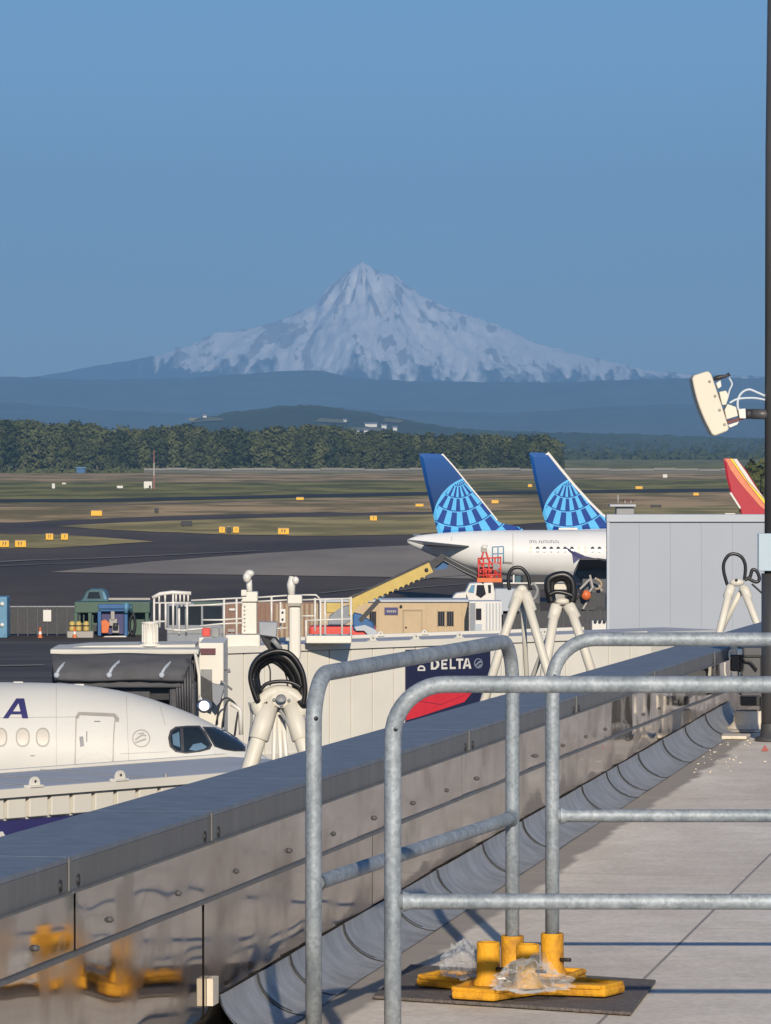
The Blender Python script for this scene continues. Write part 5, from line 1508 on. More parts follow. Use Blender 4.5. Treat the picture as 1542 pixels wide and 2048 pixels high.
hose(t1, [(516, 1405, -.04), (503, 1370, -.04), (502, 1345, -.04), (516, 1318, -.04), (548, 1303, -.04), (580, 1308, -.04), (603, 1340, -.04), (610, 1380, -.04), (606, 1411, -.04)], d, 5 * pxm)
hose(t1, [(520, 1335, .05), (545, 1322, .05), (575, 1345, .05), (592, 1380, .05), (600, 1405, .05)], d, 5.5 * pxm)
hose(t1, [(520, 1382, -.03), (533, 1368, -.03), (560, 1363, -.03), (585, 1366, -.03), (602, 1376, -.03)], d, 4 * pxm)
hose(t1, [(505, 1355, -.02), (511, 1390, -.02), (524, 1415, -.02), (536, 1405, -.02)], d, 7 * pxm)
hose(t1, [(600, 1400, -.03), (607, 1412, -.03), (615, 1404, -.03)], d, 7 * pxm)
hose(t1, [(498, 1405, .02), (503, 1430, .02), (500, 1470, .02), (492, 1520, .02)], d, 2.5 * pxm, M['mid_grey'], 'thin_cable')
hose(t1, [(540, 1372, .06), (540, 1340, .06), (533, 1325, .06)], d, 1.6 * pxm, M['dark'], 'thin_cable')
hose(t1, [(576, 1392, .06), (574, 1360, .06), (566, 1335, .06)], d, 1.6 * pxm, M['dark'], 'thin_cable')
hose(t1, [(560, 1420, -.03), (572, 1440, -.03), (590, 1478, -.03)], d, 3.2 * pxm, M['mid_grey'], 'strap')
fl = thing('floodlight', 'grey floodlight tilted up on top of the nearest cable tripod', 'floodlight', R(540, 1300, d))
mb = MB(); mb.prism([R(517, 1243, d - .03), R(555, 1244, d - .03), R(553, 1275, d - .05), R(518, 1270, d - .05)], (0, 0.05, 0)); mb.build('housing', M['grey_box'], fl, bevel=0.004)
MB().prism([R(519, 1271, d - .05), R(553, 1276, d - .05), R(562, 1287, d), R(552, 1304, d), R(538, 1302, d), R(527, 1286, d - .02)], (0, 0.06, 0)).build('back_shell', M['dark_grey'], fl, bevel=0.004)
MB().tube([R(546, 1280, d - .06), R(560, 1296, d - .03), R(556, 1306, d - .01)], 5 * pxm, 8).build('yoke', M['mid_grey'], fl)

d = 26.9; pxm = d / F
t2 = thing('cable_tripod', 'white cable tripod left of the pair in the middle, with one thin dark hose arch', 'tripod', Vector((R(1045, 1300, d).x, d, ZL)), G3)
leg_px(t2, d, [(1040, 1180, d), (1012, 1262, d - .05), (1008, 1275, d - .05)], 9 * pxm, [(1039, 1183, d), (1027, 1218, d)])
leg_px(t2, d, [(1048, 1182, d), (1080, 1290, d - .05)], 9 * pxm, [(1050, 1186, d), (1063, 1222, d)])
leg_px(t2, d, [(1044, 1182, d + .05), (1050, 1290, d + .2)], 5 * pxm)
MB().ball(R(1044, 1179, d), (11 * pxm, 9 * pxm, 9 * pxm), 12, 8).build('head', M['off_white'], t2)
hose(t2, [(1019, 1180), (1017, 1155), (1024, 1138), (1042, 1136), (1056, 1152), (1061, 1180)], d, 3.6 * pxm)
hose(t2, [(1061, 1170), (1068, 1168), (1075, 1180), (1070, 1196), (1058, 1200)], d, 3 * pxm, M['mid_grey'])
d = 28.8; pxm = d / F
t3 = thing('cable_tripod', 'white cable tripod with a black hose ring, right of the pair in the middle', 'tripod', Vector((R(1127, 1300, d).x, d, ZL)), G3)
leg_px(t3, d, [(1112, 1208, d), (1090, 1345, d - .05)], 9.5 * pxm, [(1114, 1210, d), (1106, 1238, d)])
leg_px(t3, d, [(1138, 1208, d), (1168, 1295, d - .05), (1176, 1320, d - .05)], 9.5 * pxm, [(1136, 1208, d), (1151, 1236, d)])
leg_px(t3, d, [(1122, 1208, d + .05), (1098, 1270, d + .2)], 5 * pxm)
MB().ball(R(1125, 1203, d), (15 * pxm, 9 * pxm, 7 * pxm), 12, 8).build('head', M['off_white'], t3)
rbb('cross_plate', M['off_white'], t3, 1106, 1168, 1134, 1179, d + .05, 0.03)
hose(t3, [(1104, 1205), (1097, 1180), (1098, 1160), (1115, 1151), (1132, 1151), (1144, 1162), (1147, 1185), (1144, 1204)], d, 8 * pxm)
hose(t3, [(1108, 1203, .03), (1104, 1178, .03), (1107, 1164, .03), (1125, 1158, .03), (1138, 1170, .03), (1139, 1200, .03)], d, 5 * pxm)
hose(t3, [(1098, 1190, -.02), (1112, 1184, -.02), (1130, 1186, -.02), (1146, 1192, -.02)], d, 4.5 * pxm)
hose(t3, [(1148, 1200, .02), (1160, 1192, .02), (1166, 1180, .02)], d, 2.5 * pxm)
d = 40.0; pxm = d / F
t4 = thing('cable_tripod', 'white cable tripod with a thin black hose loop in front of the grey block', 'tripod', Vector((R(1475, 1300, d).x, d, ZL)), G3)
leg_px(t4, d, [(1462, 1170, d), (1440, 1262, d - .05)], 7.5 * pxm, [(1463, 1172, d), (1455, 1196, d)])
leg_px(t4, d, [(1481, 1184, d + .05), (1453, 1240, d + .15)], 5.5 * pxm)
leg_px(t4, d, [(1485, 1172, d), (1514, 1246, d - .05)], 7.5 * pxm, [(1487, 1174, d), (1497, 1196, d)])
MB().ball(R(1474, 1165, d), (15 * pxm, 9 * pxm, 8 * pxm), 12, 8).build('head', M['off_white'], t4)
MB().lathe(R(1473, 1160, d - 9 * pxm), [(0, 0.01), (3 * pxm, 0.01), (3 * pxm, 0)], 8, (0, -1, 0)).build('pin', M['dark'], t4)
hose(t4, [(1455, 1170), (1448, 1145), (1448, 1126), (1457, 1111), (1470, 1108), (1484, 1115), (1491, 1133), (1489, 1160)], d, 3.4 * pxm)
hose(t4, [(1489, 1160), (1500, 1154), (1505, 1140), (1514, 1143), (1519, 1158), (1512, 1164), (1495, 1156)], d, 3.6 * pxm)
hose(t4, [(1504, 1168), (1515, 1178), (1526, 1188)], d, 2 * pxm)

# ------------------------------------------------------------------ pole with antenna on the roof
d = 26.0; pxm = d / F
M['pole'] = mat('pole_paint', (0.055, 0.055, 0.058), 0.42, vary=0.25, scale=6, stretch=(1, 1, 0.2))
po = thing('steel_pole', 'tall dark steel pole along the right edge of the picture', 'pole', Vector((R(1546, 1400, d).x, d, ZR)))
x0 = R(1546, 1400, d).x
MB().tube([(x0, d, ZR), (x0, d, R(0, 1147, d).z)], 23 * pxm, 20).build('lower_shaft', M['pole'], po)
MB().tube([(x0, d, R(0, 1147, d).z), (x0, d, R(0, 300, d).z), (x0 + 0.01, d, R(0, -160, d).z)], [17 * pxm, 16 * pxm, 14 * pxm], 20).build('upper_shaft', M['pole'], po)
MB().lathe((x0, d, ZR), [(0.10, 0.004), (0.10, 0.02), (0.07, 0.03), (0.066, 0.10)], 20).build('foot_flange', M['pole'], po)
rb(MB(), 1517, 1067, 1580, 1142, d - 0.08, 0.06).single('junction_box', M['blue_box'], 'pale blue junction box clamped to the dark pole', 'junction box', None, 0.004)
an = thing('panel_antenna', 'cream panel antenna tilted down on an arm from the dark pole', 'antenna', R(1435, 870, d))
def bow(u0, v0, u1, v1, sag, n=10):
    a = Vector((u0, v0)); b = Vector((u1, v1)); t = (b - a); nn = Vector((-t.y, t.x)).normalized()
    return [tuple(a.lerp(b, i / n) + nn * sag * 4 * (i / n) * (1 - i / n)) for i in range(n + 1)]
outl = bow(1384, 758, 1424, 869, 5.5) + [(1430, 872), (1455, 862), (1458, 857)] + bow(1457, 854, 1423, 750, 0.5)[1:] + [(1418, 743), (1412, 743), (1387, 751)]
MB().prism([R(u, v, d - 0.14) for u, v in outl], (0, 0.26, 0)).build('radome', M['antenna'] if 'antenna' in M else mat('radome', (0.62, 0.57, 0.46), 0.5, vary=0.03), an, bevel=0.008)
for (u, v) in ((1419, 763), (1430, 792), (1439, 820), (1449, 849)): MB().lathe(R(u, v, d - 0.141), [(0, .002), (3 * pxm, .002), (3 * pxm, 0)], 8, (0, -1, 0)).build('screw', M['skin'], an)
MB().prism([R(u, v, d - .05) for u, v in ((1438, 784), (1452, 781), (1458, 792), (1452, 810), (1444, 810))], (0, 0.1, 0)).build('bracket', M['off_white'], an, bevel=0.004)
MB().prism([R(u, v, d - .05) for u, v in ((1432, 767), (1441, 760), (1443, 773), (1436, 778))], (0, 0.08, 0)).build('bracket', M['white'], an, bevel=0.004)
MB().prism([R(u, v, d - .06) for u, v in ((1449, 820), (1455, 808), (1472, 814), (1476, 832), (1453, 839))], (0, 0.12, 0)).build('bracket', M['off_white'], an, bevel=0.004)
MB().prism([R(u, v, d - .05) for u, v in ((1476, 818), (1491, 817), (1492, 837), (1479, 837))], (0, 0.10, 0)).build('clamp', M['white'], an, bevel=0.004)
MB().prism([R(u, v, d - .03) for u, v in ((1453, 841), (1476, 836), (1490, 838), (1478, 842), (1456, 848))], (0, 0.06, 0)).build('lower_strap', M['dark_red'], an)
MB().prism([R(u, v, d - .03) for u, v in ((1456, 850), (1478, 843), (1474, 849), (1460, 855))], (0, 0.05, 0)).build('lower_strap', M['white'], an)
MB().tube([R(1427, 758, d), R(1438, 755, d), R(1452, 752, d), R(1459, 748, d)], [4 * pxm, 5 * pxm, 3 * pxm, 4 * pxm], 8).build('connector', M['dark'], an)
MB().cyl(R(1490, 828, d), R(1504, 828, d), 10 * pxm, 14).build('arm_collar', M['dark'], an)
MB().cyl(R(1504, 828, d), R(1545, 829, d), 10.5 * pxm, 14).build('arm', M['pole'], an)
M['cable_white'] = mat('cable_white', (0.50, 0.56, 0.62), 0.5)
hose(an, [(1458, 756), (1464, 768), (1459, 780), (1456, 792)], d, 1.8 * pxm, M['cable_white'], 'cable')
hose(an, [(1459, 806), (1475, 798), (1500, 796), (1516, 797), (1530, 800)], d, 2.2 * pxm, M['cable_white'], 'cable')
hose(an, [(1478, 828), (1475, 805), (1482, 787), (1497, 779), (1512, 784), (1530, 792)], d, 2.4 * pxm, M['cable_white'], 'cable')

# fittings on the roof by the pole
d = 27.2; pxm = d / F
jb2 = thing('equipment_box', 'dark equipment box with black rim fixed at the wall end near the pole', 'equipment box', R(1500, 1420, d + .3))
rbb('case', M['dark_grey'], jb2, 1483, 1296, 1538, 1392, d + .3, 0.3, 0.005)
for a, b in (((1484, 1312), (1524, 1312)), ((1524, 1312), (1524, 1350)), ((1484, 1312), (1484, 1350))): MB().beam(R(*a, d + .29), R(*b, d + .29), 0.012, 0.012).build('rim', M['black'], jb2)
hose(jb2, [(1483, 1322, .27), (1500, 1324, .27), (1514, 1340, .27)], d, 2.5 * pxm, M['black'], 'cable')
sv = thing('surveillance_lamp', 'small black lamp housing on a white bent bracket behind the farther guardrail', 'lamp', R(1470, 1358, d))
rbb('housing', M['black'], sv, 1462, 1310, 1478, 1343, d, 0.06, 0.006)
rbb('hood', M['white'], sv, 1474, 1298, 1485, 1310, d - .01, 0.05, 0.004)
hose(sv, [(1460, 1320), (1459, 1304), (1466, 1300), (1475, 1302)], d, 2 * pxm, M['off_white'], 'bracket')
hose(sv, [(1450, 1325), (1450, 1345), (1455, 1357), (1463, 1352), (1463, 1345)], d, 2 * pxm, M['off_white'], 'bracket')
hose(sv, [(1480, 1344), (1480, 1355), (1488, 1358), (1497, 1357)], d, 2 * pxm, M['off_white'], 'bracket')
bt = thing('pipe_boot', 'beige membrane boot flared around a pipe at the foot of the dark pole', 'pipe boot', R(1498, 1440, d - .2))
c = R(1500, 1436, d - .25); c.z = ZR
MB().lathe(c, [(0.155, 0.004), (0.15, 0.012), (0.115, 0.03), (0.095, 0.055), (0.088, 0.115), (0.076, 0.118), (0.07, 0.05)], 26).build('flare', M['lead'], bt)
MB().lathe(c, [(0.21, 0.003), (0.205, 0.012), (0.19, 0.016), (0.0, 0.018)], 26).build('target_patch', M['membrane'], bt)
rbb('pipe_cap', M['black'], bt, 1483, 1394, 1521, 1412, d - .28, 0.10, 0.004)
rb(MB(), 1523, 1393, 1560, 1425, d - .3, 0.12).single('white_box', M['off_white'], 'small off white box at the foot of the dark pole', 'box', None, 0.006)
c = G(1455, 1478, ZR)
MB().prism([c + Vector((x, y, 0.003)) for x, y in ((-.04, -.10), (.10, -.12), (.14, .1), (-.02, .12))], (0, 0, 0.02)).single('membrane_offcut', M['lead'], 'pale torn membrane patch lying at the end of the cove', 'membrane patch', None, 0.006)
c = G(1530, 1503, ZR)
mb = MB(); mb.add([c + Vector(p) for p in ((-.02, -.01, .002), (.022, -.012, .002), (.0, .03, .002), (0.001, 0.004, .036))], [(0, 2, 1), (0, 1, 3), (1, 2, 3), (2, 0, 3)])
mb.single('red_scrap', mat('faded_red', (0.30, 0.07, 0.06), 0.7), 'tiny faded red wedge lying on the roof near the pole', 'scrap')
# crumbled dirt against the membrane near the pole
rng = random.Random(4); mb = MB()
for k_ in range(70):
    u, v = rng.gauss(1420, 45), rng.gauss(1500, 22)
    if v < 1470 or v > 1560: continue
    p = G(u, v, ZR); s_ = rng.uniform(0.002, 0.006)
    mb.ball(p + Vector((0, 0, s_ * .4)), (s_ * rng.uniform(1, 2), s_ * rng.uniform(1, 2), s_ * 0.8), 5, 4)
tag(mb.build('debris', M['lead'], recalc=False), 'pale crumbs of dried dirt scattered on the roof by the cove end', 'debris', None, 'stuff')

# ------------------------------------------------------------------ vehicles and equipment on the apron
# yellow field signs
def field_sign(u, v, w, h, label, bars=(0.3, 0.55), m=None, legs=True, face=True, group='yellow taxiway signs'):
    b = G(u, v + h / 2 + 3); d = b.y; s_ = d / F
    t = thing('taxiway_sign', label, 'taxiway sign', b, group)
    W, H = w * s_, h * s_; z0 = 3 * s_
    MB().box(b + Vector((0, 0, z0 + H / 2)), (W, 0.35, H)).build('board', m or M['sign_yellow'], t, bevel=0.05)
    if legs:
        for q in (-0.32, 0.32): MB().box(b + Vector((W * q, 0.1, z0 / 2 - 0.02)), (0.12, 0.12, z0 + 0.1)).build('leg', M['dark'], t)
    if face:
        MB().box(b + Vector((0, -0.02, z0 + H - 0.05)), (W * 1.02, 0.40, 0.10)).build('edge', M['tan_dark'], t)
        mb = MB()
        for q in bars:
            x = (q - 0.5) * W
            mb.box(b + Vector((x, -0.178, z0 + H * 0.48)), (W * 0.07, 0.02, H * 0.50)); mb.box(b + Vector((x + W * 0.07, -0.178, z0 + H * 0.60)), (W * 0.08, 0.02, H * 0.12))
        mb.build('marking', M['dark'], t)
    return t
field_sign(193, 1026, 22, 11, 'lone yellow taxiway sign on the brown strip at left, above the grass wedge', ())
field_sign(99, 1073, 15, 13, 'left board of the yellow pair beyond the grass wedge', (0.35, 0.6))
field_sign(129, 1073, 14, 13, 'right board of the yellow pair beyond the grass wedge', (0.5,))
field_sign(8, 1087, 20, 14, 'yellow taxiway sign cut by the left edge of the picture', (0.4, 0.65))
field_sign(41, 1087, 22, 14, 'yellow taxiway sign just right of the one at the left edge', (0.3, 0.55))
field_sign(444, 1059, 12, 13, 'left board of the close yellow group on the middle grass island', (0.5,))
field_sign(458, 1059, 8, 13, 'narrow dark middle board of the close yellow group', (), M['dark'])
field_sign(472, 1059, 12, 13, 'right board of the close yellow group on the middle grass island', (0.5,))
field_sign(567, 1062, 22, 13, 'yellow taxiway sign alone on the middle grass island, right of the group of three', (0.35, 0.6))
field_sign(600, 997, 15, 6, 'small far yellow sign beside the runway left of the blue tails', ())
field_sign(747, 1036, 14, 10, 'yellow taxiway sign left of the first blue tail', (0.5,))
field_sign(839, 1010, 16, 6, 'far yellow sign partly behind the first blue tail', ())
field_sign(990, 1003, 14, 7, 'yellow sign between the two blue tails', ())
field_sign(1060, 971, 8, 6, 'tiny far yellow sign between the two blue tails, nearer the barrier', ())
field_sign(1278, 975, 14, 6, 'far orange yellow sign left of the red tail on the green', ())
field_sign(1392, 988, 11, 6, 'small yellow sign just left of the red tail', ())
field_sign(373, 1047, 22, 10, 'black backed taxiway sign on the middle grass island', (), M['black'], True, False, 'black taxiway sign backs')
field_sign(313, 1021, 8, 9, 'small black upright marker on the brown strip', (), M['black'], True, False, 'black taxiway sign backs')
field_sign(1312, 1012, 22, 5, 'black backed sign low behind the grey block roof line', (), M['black'], True, False, 'black taxiway sign backs')
M['mast_red'] = mat('mast_red', (0.28, 0.10, 0.09), 0.7)
b = G(304, 978); s_ = b.y / F
t = thing('shelter_mast', 'red and white lattice mast beside a small white shelter on the far grass at left', 'mast', b)
for i in range(6):
    z0, z1 = i * 13 * s_, (i + 1) * 13 * s_
    MB().box(b + Vector((4 * s_, 0, (z0 + z1) / 2)), ((2.8 - i * 0.25) * s_, 0.3, z1 - z0 - 0.02)).build('mast_section', M['mast_red'] if i in (0, 1, 4, 5) else M['skin'], t)
MB().box(b + Vector((-8 * s_, 0.5, 8.5 * s_)), (16 * s_, 2.0, 13 * s_)).build('shelter', M['white'], t)
MB().box(b + Vector((-4 * s_, -0.6, 4.2 * s_)), (4 * s_, 0.2, 6 * s_)).build('shelter_door', M['dark'], t)
for q in (-14, -2): MB().box(b + Vector((q * s_, 0.5, 1 * s_)), (0.2, 1.6, 2.4 * s_)).build('leg', M['white'], t)
b = G(162, 946); s_ = b.y / F
t = thing('blue_hut', 'small blue hut at the foot of the long wood', 'hut', b)
MB().box(b + Vector((0, 0, 5 * s_)), (16 * s_, 3, 10 * s_)).build('wall', M['blue'], t); MB().box(b + Vector((0, 0, 11 * s_)), (22 * s_, 4, 1.5 * s_)).build('roof', M['blue_pale'], t)
for u, v, w, h, lab in [(107, 972, 6, 10, 'white runway marker post on the far grass at left'), (240, 974, 12, 5, 'low white runway light box left of the red and white mast'),
                        (1330, 952, 9, 7, 'tiny white box on the green left of the red tail'), (128, 967, 8, 3, 'low pale runway light near the white marker post')]:
    b = G(u, v + h / 2); s_ = b.y / F
    MB().box(b + Vector((0, 0, h * s_ / 2)), (w * s_, 1.0, h * s_)).single('runway_marker', M['white'], lab, 'runway marker', 'white runway markers', 0.1)
# dark fence
d = 305.0
fe = thing('site_fence', 'low dark mesh fence with posts at left across the apron', 'fence', R(80, 1270, d))
fb = lambda u: G(u, HZ + HC * F / d)
rbb('top_rail', M['mid_grey'], fe, 14, 1212, 152, 1214.5, d, 0.1)
u = 15
while u < 152:
    rbb('post', M['dark_grey'], fe, u, 1213, u + 1.8, 1272, d - 0.04, 0.12)
    if u + 19.5 < 153: rbb('mesh_panel', M['dark'], fe, u + 2.2, 1216, u + 19.2, 1268, d + 0.02, 0.03)
    u += 19.6
rb(MB(), 86, 1220, 102, 1243, d - 0.12, 0.05).single('notice_board', M['white'], 'white notice board hung on the dark fence', 'notice board')
bc = thing('shipping_container', 'pale blue container cut by the left edge of the picture', 'container', R(0, 1278, d - 4))
rbb('body', M['blue_pale'], bc, -70, 1194, 14, 1276, d - 4, 2.4, 0.05)
for q in range(7): rbb('rib', M['blue_pale'], bc, -66 + q * 12, 1198, -61 + q * 12, 1270, d - 4.08, 0.1)
for v in (1208, 1250): MB().lathe(R(4, v, d - 4.1), [(0, 0.02), (0.13, 0.02), (0.13, 0)], 10, (0, -1, 0)).build('lock', M['white'], bc)
# green plant skid with teal cab
gm = thing('green_skid', 'green equipment skid with a dark teal cab on top, beside the dark fence', 'equipment skid', R(220, 1272, d))
rbb('top_beam', M['green'], gm, 148, 1204, 300, 1226, d, 2.4, 0.05)
rbb('rear_wall', M['green'], gm, 235, 1226, 300, 1272, d + 1.2, 1.2, 0.03)
rbb('rear_wall', M['dark'], gm, 160, 1226, 236, 1272, d + 2.0, 0.3)
for u in (148, 176, 290): rbb('column', M['green'], gm, u, 1226, u + 7, 1273, d, 0.3, 0.02)
rbb('cross_bar', M['green'], gm, 150, 1246, 195, 1250, d + 0.3, 0.2)
for u in (158, 166, 184): rbb('stiffener', M['green'], gm, u, 1228, u + 2.5, 1270, d + 0.4, 0.15)
rbb('top_rail', M['skin'], gm, 210, 1196, 300, 1200, d + 0.5, 0.3)
MB().prism([R(u, v, d) for u, v in ((158, 1204), (166, 1196), (172, 1183), (180, 1178.5), (204, 1179), (211, 1184), (218, 1204))], (0, 2.2, 0)).build('cab', M['teal'], gm, bevel=0.06)
MB().prism([R(u, v, d - .03) for u, v in ((204, 1182), (209, 1186), (214, 1199), (208, 1199))], (0, .1, 0)).build('cab_edge', M['blue_pale'], gm)
MB().prism([R(u, v, d - .03) for u, v in ((174, 1197), (178, 1184), (198, 1184), (201, 1197))], (0, .1, 0)).build('cab_window', M['glass'], gm)
bf = thing('blue_press', 'blue steel portal machine with orange panel standing in front of the green skid', 'machine', R(230, 1272, d - 2))
rbb('header', M['blue'], bf, 196, 1209, 262, 1218, d - 2, 1.0, 0.04); rbb('header', M['blue'], bf, 200, 1219, 255, 1223, d - 1.9, 0.8, 0.03)
for u in (195, 248): rbb('column', M['blue'], bf, u, 1222, u + 7, 1272, d - 2, 0.6, 0.03)
MB().cyl(R(252, 1206, d - 2.1), R(252, 1226, d - 2.1), 0.14, 10).build('cylinder', M['blue_pale'], bf)
MB().cyl(R(262, 1208, d - 2.1), R(262, 1224, d - 2.1), 0.10, 10).build('cylinder', M['teal'], bf)
rbb('back_panel', M['navy_light'], bf, 203, 1224, 247, 1268, d - 1.4, 0.1)
MB().prism([R(u, v, d - 1.9) for u, v in ((202, 1242), (210, 1239), (219, 1246), (216, 1266), (203, 1266))], (0, 0.2, 0)).build('orange_guard', M['orange'], bf, bevel=0.02)
mb = MB(); rb(mb, 221, 1222, 229, 1240, d - 1.9, 0.3); rb(mb, 218, 1238, 234, 1252, d - 1.8, 0.3); rb(mb, 224, 1250, 238, 1266, d - 1.9, 0.3); mb.build('motor', M['skin'], bf, bevel=0.04)
MB().cyl(R(226, 1252, d - 2.2), R(236, 1252, d - 2.2), 0.2, 10).build('drive', M['dark'], bf)
MB().prism([R(u, v, d - 2.4) for u, v in ((200, 1279), (208, 1273), (250, 1272), (257, 1277), (250, 1282), (201, 1282))], (0, 0.9, 0)).build('tray', M['white'], bf, bevel=0.03)
hose(bf, [(268, 1225, -2.1), (260, 1240, -2.1), (259, 1258, -2.1), (266, 1270, -2.1), (270, 1250, -2.1), (267, 1228, -2.1)], d, 0.10, M['black'])
for i, (u, lab) in enumerate(((144, 'leftmost pale yellow drum in front of the green skid'), (157, 'middle pale yellow drum in front of the green skid'), (172, 'rightmost pale yellow drum in front of the green skid'))):
    mb = MB(); c = R(u, 1262, d - 3); mb.lathe(c, [(0, 0), (0.19, 0), (0.20, 0.1), (0.19, 0.5), (0.12, 0.62), (0.0, 0.64)], 12)
    t = thing('yellow_drum', lab, 'drum', c, 'yellow drums by the green skid')
    mb.build('barrel', M['yellow_pale'], t); MB().lathe(c + Vector((0, 0, 0.3)), [(0.205, 0), (0.205, 0.08)], 12).build('band', M['dark'], t)
rb(MB(), 134, 1263, 186, 1278, d - 3.2, 1.2).single('low_pallet', M['skin'], 'low grey brown pallet under the yellow drums', 'pallet', None, 0.03)
def cone(u, v, label, m):
    c = R(u, v, d - 5); c.z = 0.07
    t = thing('traffic_cone', label, 'traffic cone', c, 'traffic cones on the apron')
    MB().lathe(c, [(0.17, 0.03), (0.12, 0.20), (0.045, 0.72), (0, 0.73)], 12).build('cone_body', m, t)
    MB().lathe(c, [(0.118, 0.26), (0.09, 0.44)], 12).build('reflective_band', M['white'], t)
    MB().box(c + Vector((0, 0, 0.02)), (0.42, 0.42, 0.04)).build('cone_foot', M['dark'], t)
cone(80, 1282, 'orange traffic cone in front of the dark fence', M['orange'])
cone(149, 1286, 'orange traffic cone in front of the yellow drums', M['orange'])
# crew vehicle with glass behind the caged hoop
bus = thing('crew_bus', 'grey crew bus with large dark windows seen behind the white caged hoop', 'bus', Vector((R(390, 1300, 260).x, 261, 0.07)))
d2 = 260.0
rbb('body', M['grey_box'], bus, 333, 1206, 446, 1300, d2, 2.4, 0.1)
for u0, u1 in ((338, 352), (356, 370), (374, 402), (406, 444)): rbb('window', M['glass'], bus, u0, 1212, u1, 1250, d2 - 0.05, 0.1, 0.02)
rbb('green_stripe', M['green'], bus, 388, 1204, 446, 1209, d2 - 0.06, 0.1)
rbb('lower_panel', M['mid_grey'], bus, 334, 1256, 446, 1268, d2 - 0.05, 0.1, 0.02)
for u in (352, 425): MB().cyl((R(u, 0, d2).x, d2 - 0.1, 0.55), (R(u, 0, d2).x, d2 + 0.25, 0.55), 0.5, 16).build('wheel', M['black'], bus)
# brown container behind the lamp towers
M['brown'] = mat('brown_container', (0.22, 0.125, 0.085), 0.6, vary=0.12)
d3 = 275.0
br = thing('shipping_container', 'brown and tan container behind the lamp towers', 'container', Vector((R(530, 1300, d3).x, d3 + 1, 0.07)))
a_ = R(450, 1205, d3); b_ = R(636, 1205, d3)
MB().prism([(a_.x, d3 + .1, 0.2), (b_.x, d3 + .1, 0.2), (b_.x, d3 + 2.5, 0.2), (a_.x, d3 + 2.5, 0.2)], (0, 0, a_.z - 0.2)).build('body', M['brown'], br)
u = 451
while u < 632:
    rbb('corrugation', M['brown'] if u < 545 else M['tan_dark'], br, u, 1208, u + 5.5, 1300, d3 - 0.03, 0.16); u += 10
rbb('label_plate', M['white'], br, 458, 1217, 470, 1221, d3 - 0.06, 0.04)
rbb('label_plate', M['skin'], br, 456, 1258, 469, 1264, d3 - 0.06, 0.04)
rbb('foot', M['dark'], br, 452, 1300, 636, 1318, d3 + .2, 2.2)
# tan site office
d4 = 280.0
tr = thing('site_office', 'tan site office cabin with a door, two dark windows and a small blue sign', 'cabin', Vector((R(820, 1300, d4).x, d4 + 1.2, 0.07)))
a_ = R(640, 1204, d4); b_ = R(936, 1204, d4); zf_ = 0.5
MB().prism([(a_.x, d4, zf_), (b_.x, d4, zf_), (b_.x, d4 + 3, zf_), (a_.x, d4 + 3, zf_)], (0, 0, a_.z - zf_)).build('wall', M['tan'], tr)
rbb('roof_edge', M['pale_grey2'], tr, 638, 1199.5, 938, 1204.5, d4 - 0.15, 3.3, 0.02)
rbb('skirting', M['tan_dark'], tr, 641, 1288, 935, 1307, d4 + 0.05, 2.8)
dr_ = rbb('door', M['tan'], tr, 808, 1222, 843, 1285, d4 - 0.06, 0.08, 0.01)
rbb('door_head', M['tan_dark'], tr, 806, 1219, 845, 1222, d4 - 0.10, 0.12)
MB().ball(R(812, 1255, d4 - 0.1), 0.06, 8, 6).build('handle', M['dark'], dr_)
rbb('door_frame', M['tan_dark'], tr, 805.5, 1222, 808, 1285, d4 - 0.07, 0.08); rbb('door_frame', M['tan_dark'], tr, 843, 1222, 845, 1285, d4 - 0.07, 0.08)
for u0 in (876, 894, 739):
    w_ = rbb('window', M['window_dark'], tr, u0, 1223, u0 + 13, 1252, d4 - 0.05, 0.08)
    rbb('window_frame', M['tan_dark'], w_, u0 - 1.5, 1221, u0, 1253, d4 - 0.08, 0.1); rbb('window_frame', M['tan_dark'], w_, u0 + 13, 1221, u0 + 14.5, 1253, d4 - 0.08, 0.1)
    for q in (4, 8.5): rbb('blind', M['dark_grey'], w_, u0 + q, 1223, u0 + q + 1, 1252, d4 - 0.07, 0.05)
sgn = rbb('sign', M['navy_light'], tr, 769, 1215, 796, 1230, d4 - 0.06, 0.06)
mb = MB()
for q in range(5): rb(mb, 773.5 + q * 3.9, 1220.5, 776.4 + q * 3.9, 1225, d4 - 0.085, 0.03)
mb.build('lettering', M['skin'], sgn)
MB().ball(R(802, 1213, d4 - 0.1), 0.09, 8, 6).build('wall_lamp', M['dark'], tr)
u = 660
while u < 930:
    if not (766 < u < 848): rbb('siding_joint', M['tan_dark'], tr, u, 1206, u + 0.6, 1288, d4 - 0.012, 0.02)
    u += 24
# white corrugated cabin right of it
wc = thing('site_cabin', 'white ribbed cabin with one dark window at the right end of the tan office', 'cabin', Vector((R(968, 1300, d4 - 3).x, d4 - 2, 0.07)))
a_ = R(939, 1203, d4 - 3); b_ = R(1003, 1203, d4 - 3)
MB().prism([(a_.x, d4 - 3, 0.3), (b_.x, d4 - 3, 0.3), (b_.x, d4 - 0.4, 0.3), (a_.x, d4 - 0.4, 0.3)], (0, 0, a_.z - 0.3)).build('wall', M['white'], wc)
for q in range(5): rbb('rib', M['pale_grey2'], wc, 972 + q * 6.5, 1206, 975 + q * 6.5, 1290, d4 - 3.06, 0.08)
rbb('window', M['window_dark'], wc, 952, 1217, 963, 1240, d4 - 3.05, 0.08)
rbb('panel', M['grey_box'], wc, 940, 1206, 951, 1288, d4 - 3.04, 0.06); rbb('hatch', M['pale_grey2'], wc, 950, 1248, 964, 1262, d4 - 3.05, 0.06)
rbb('base', M['dark'], wc, 940, 1290, 1002, 1312, d4 - 2.8, 2.2)
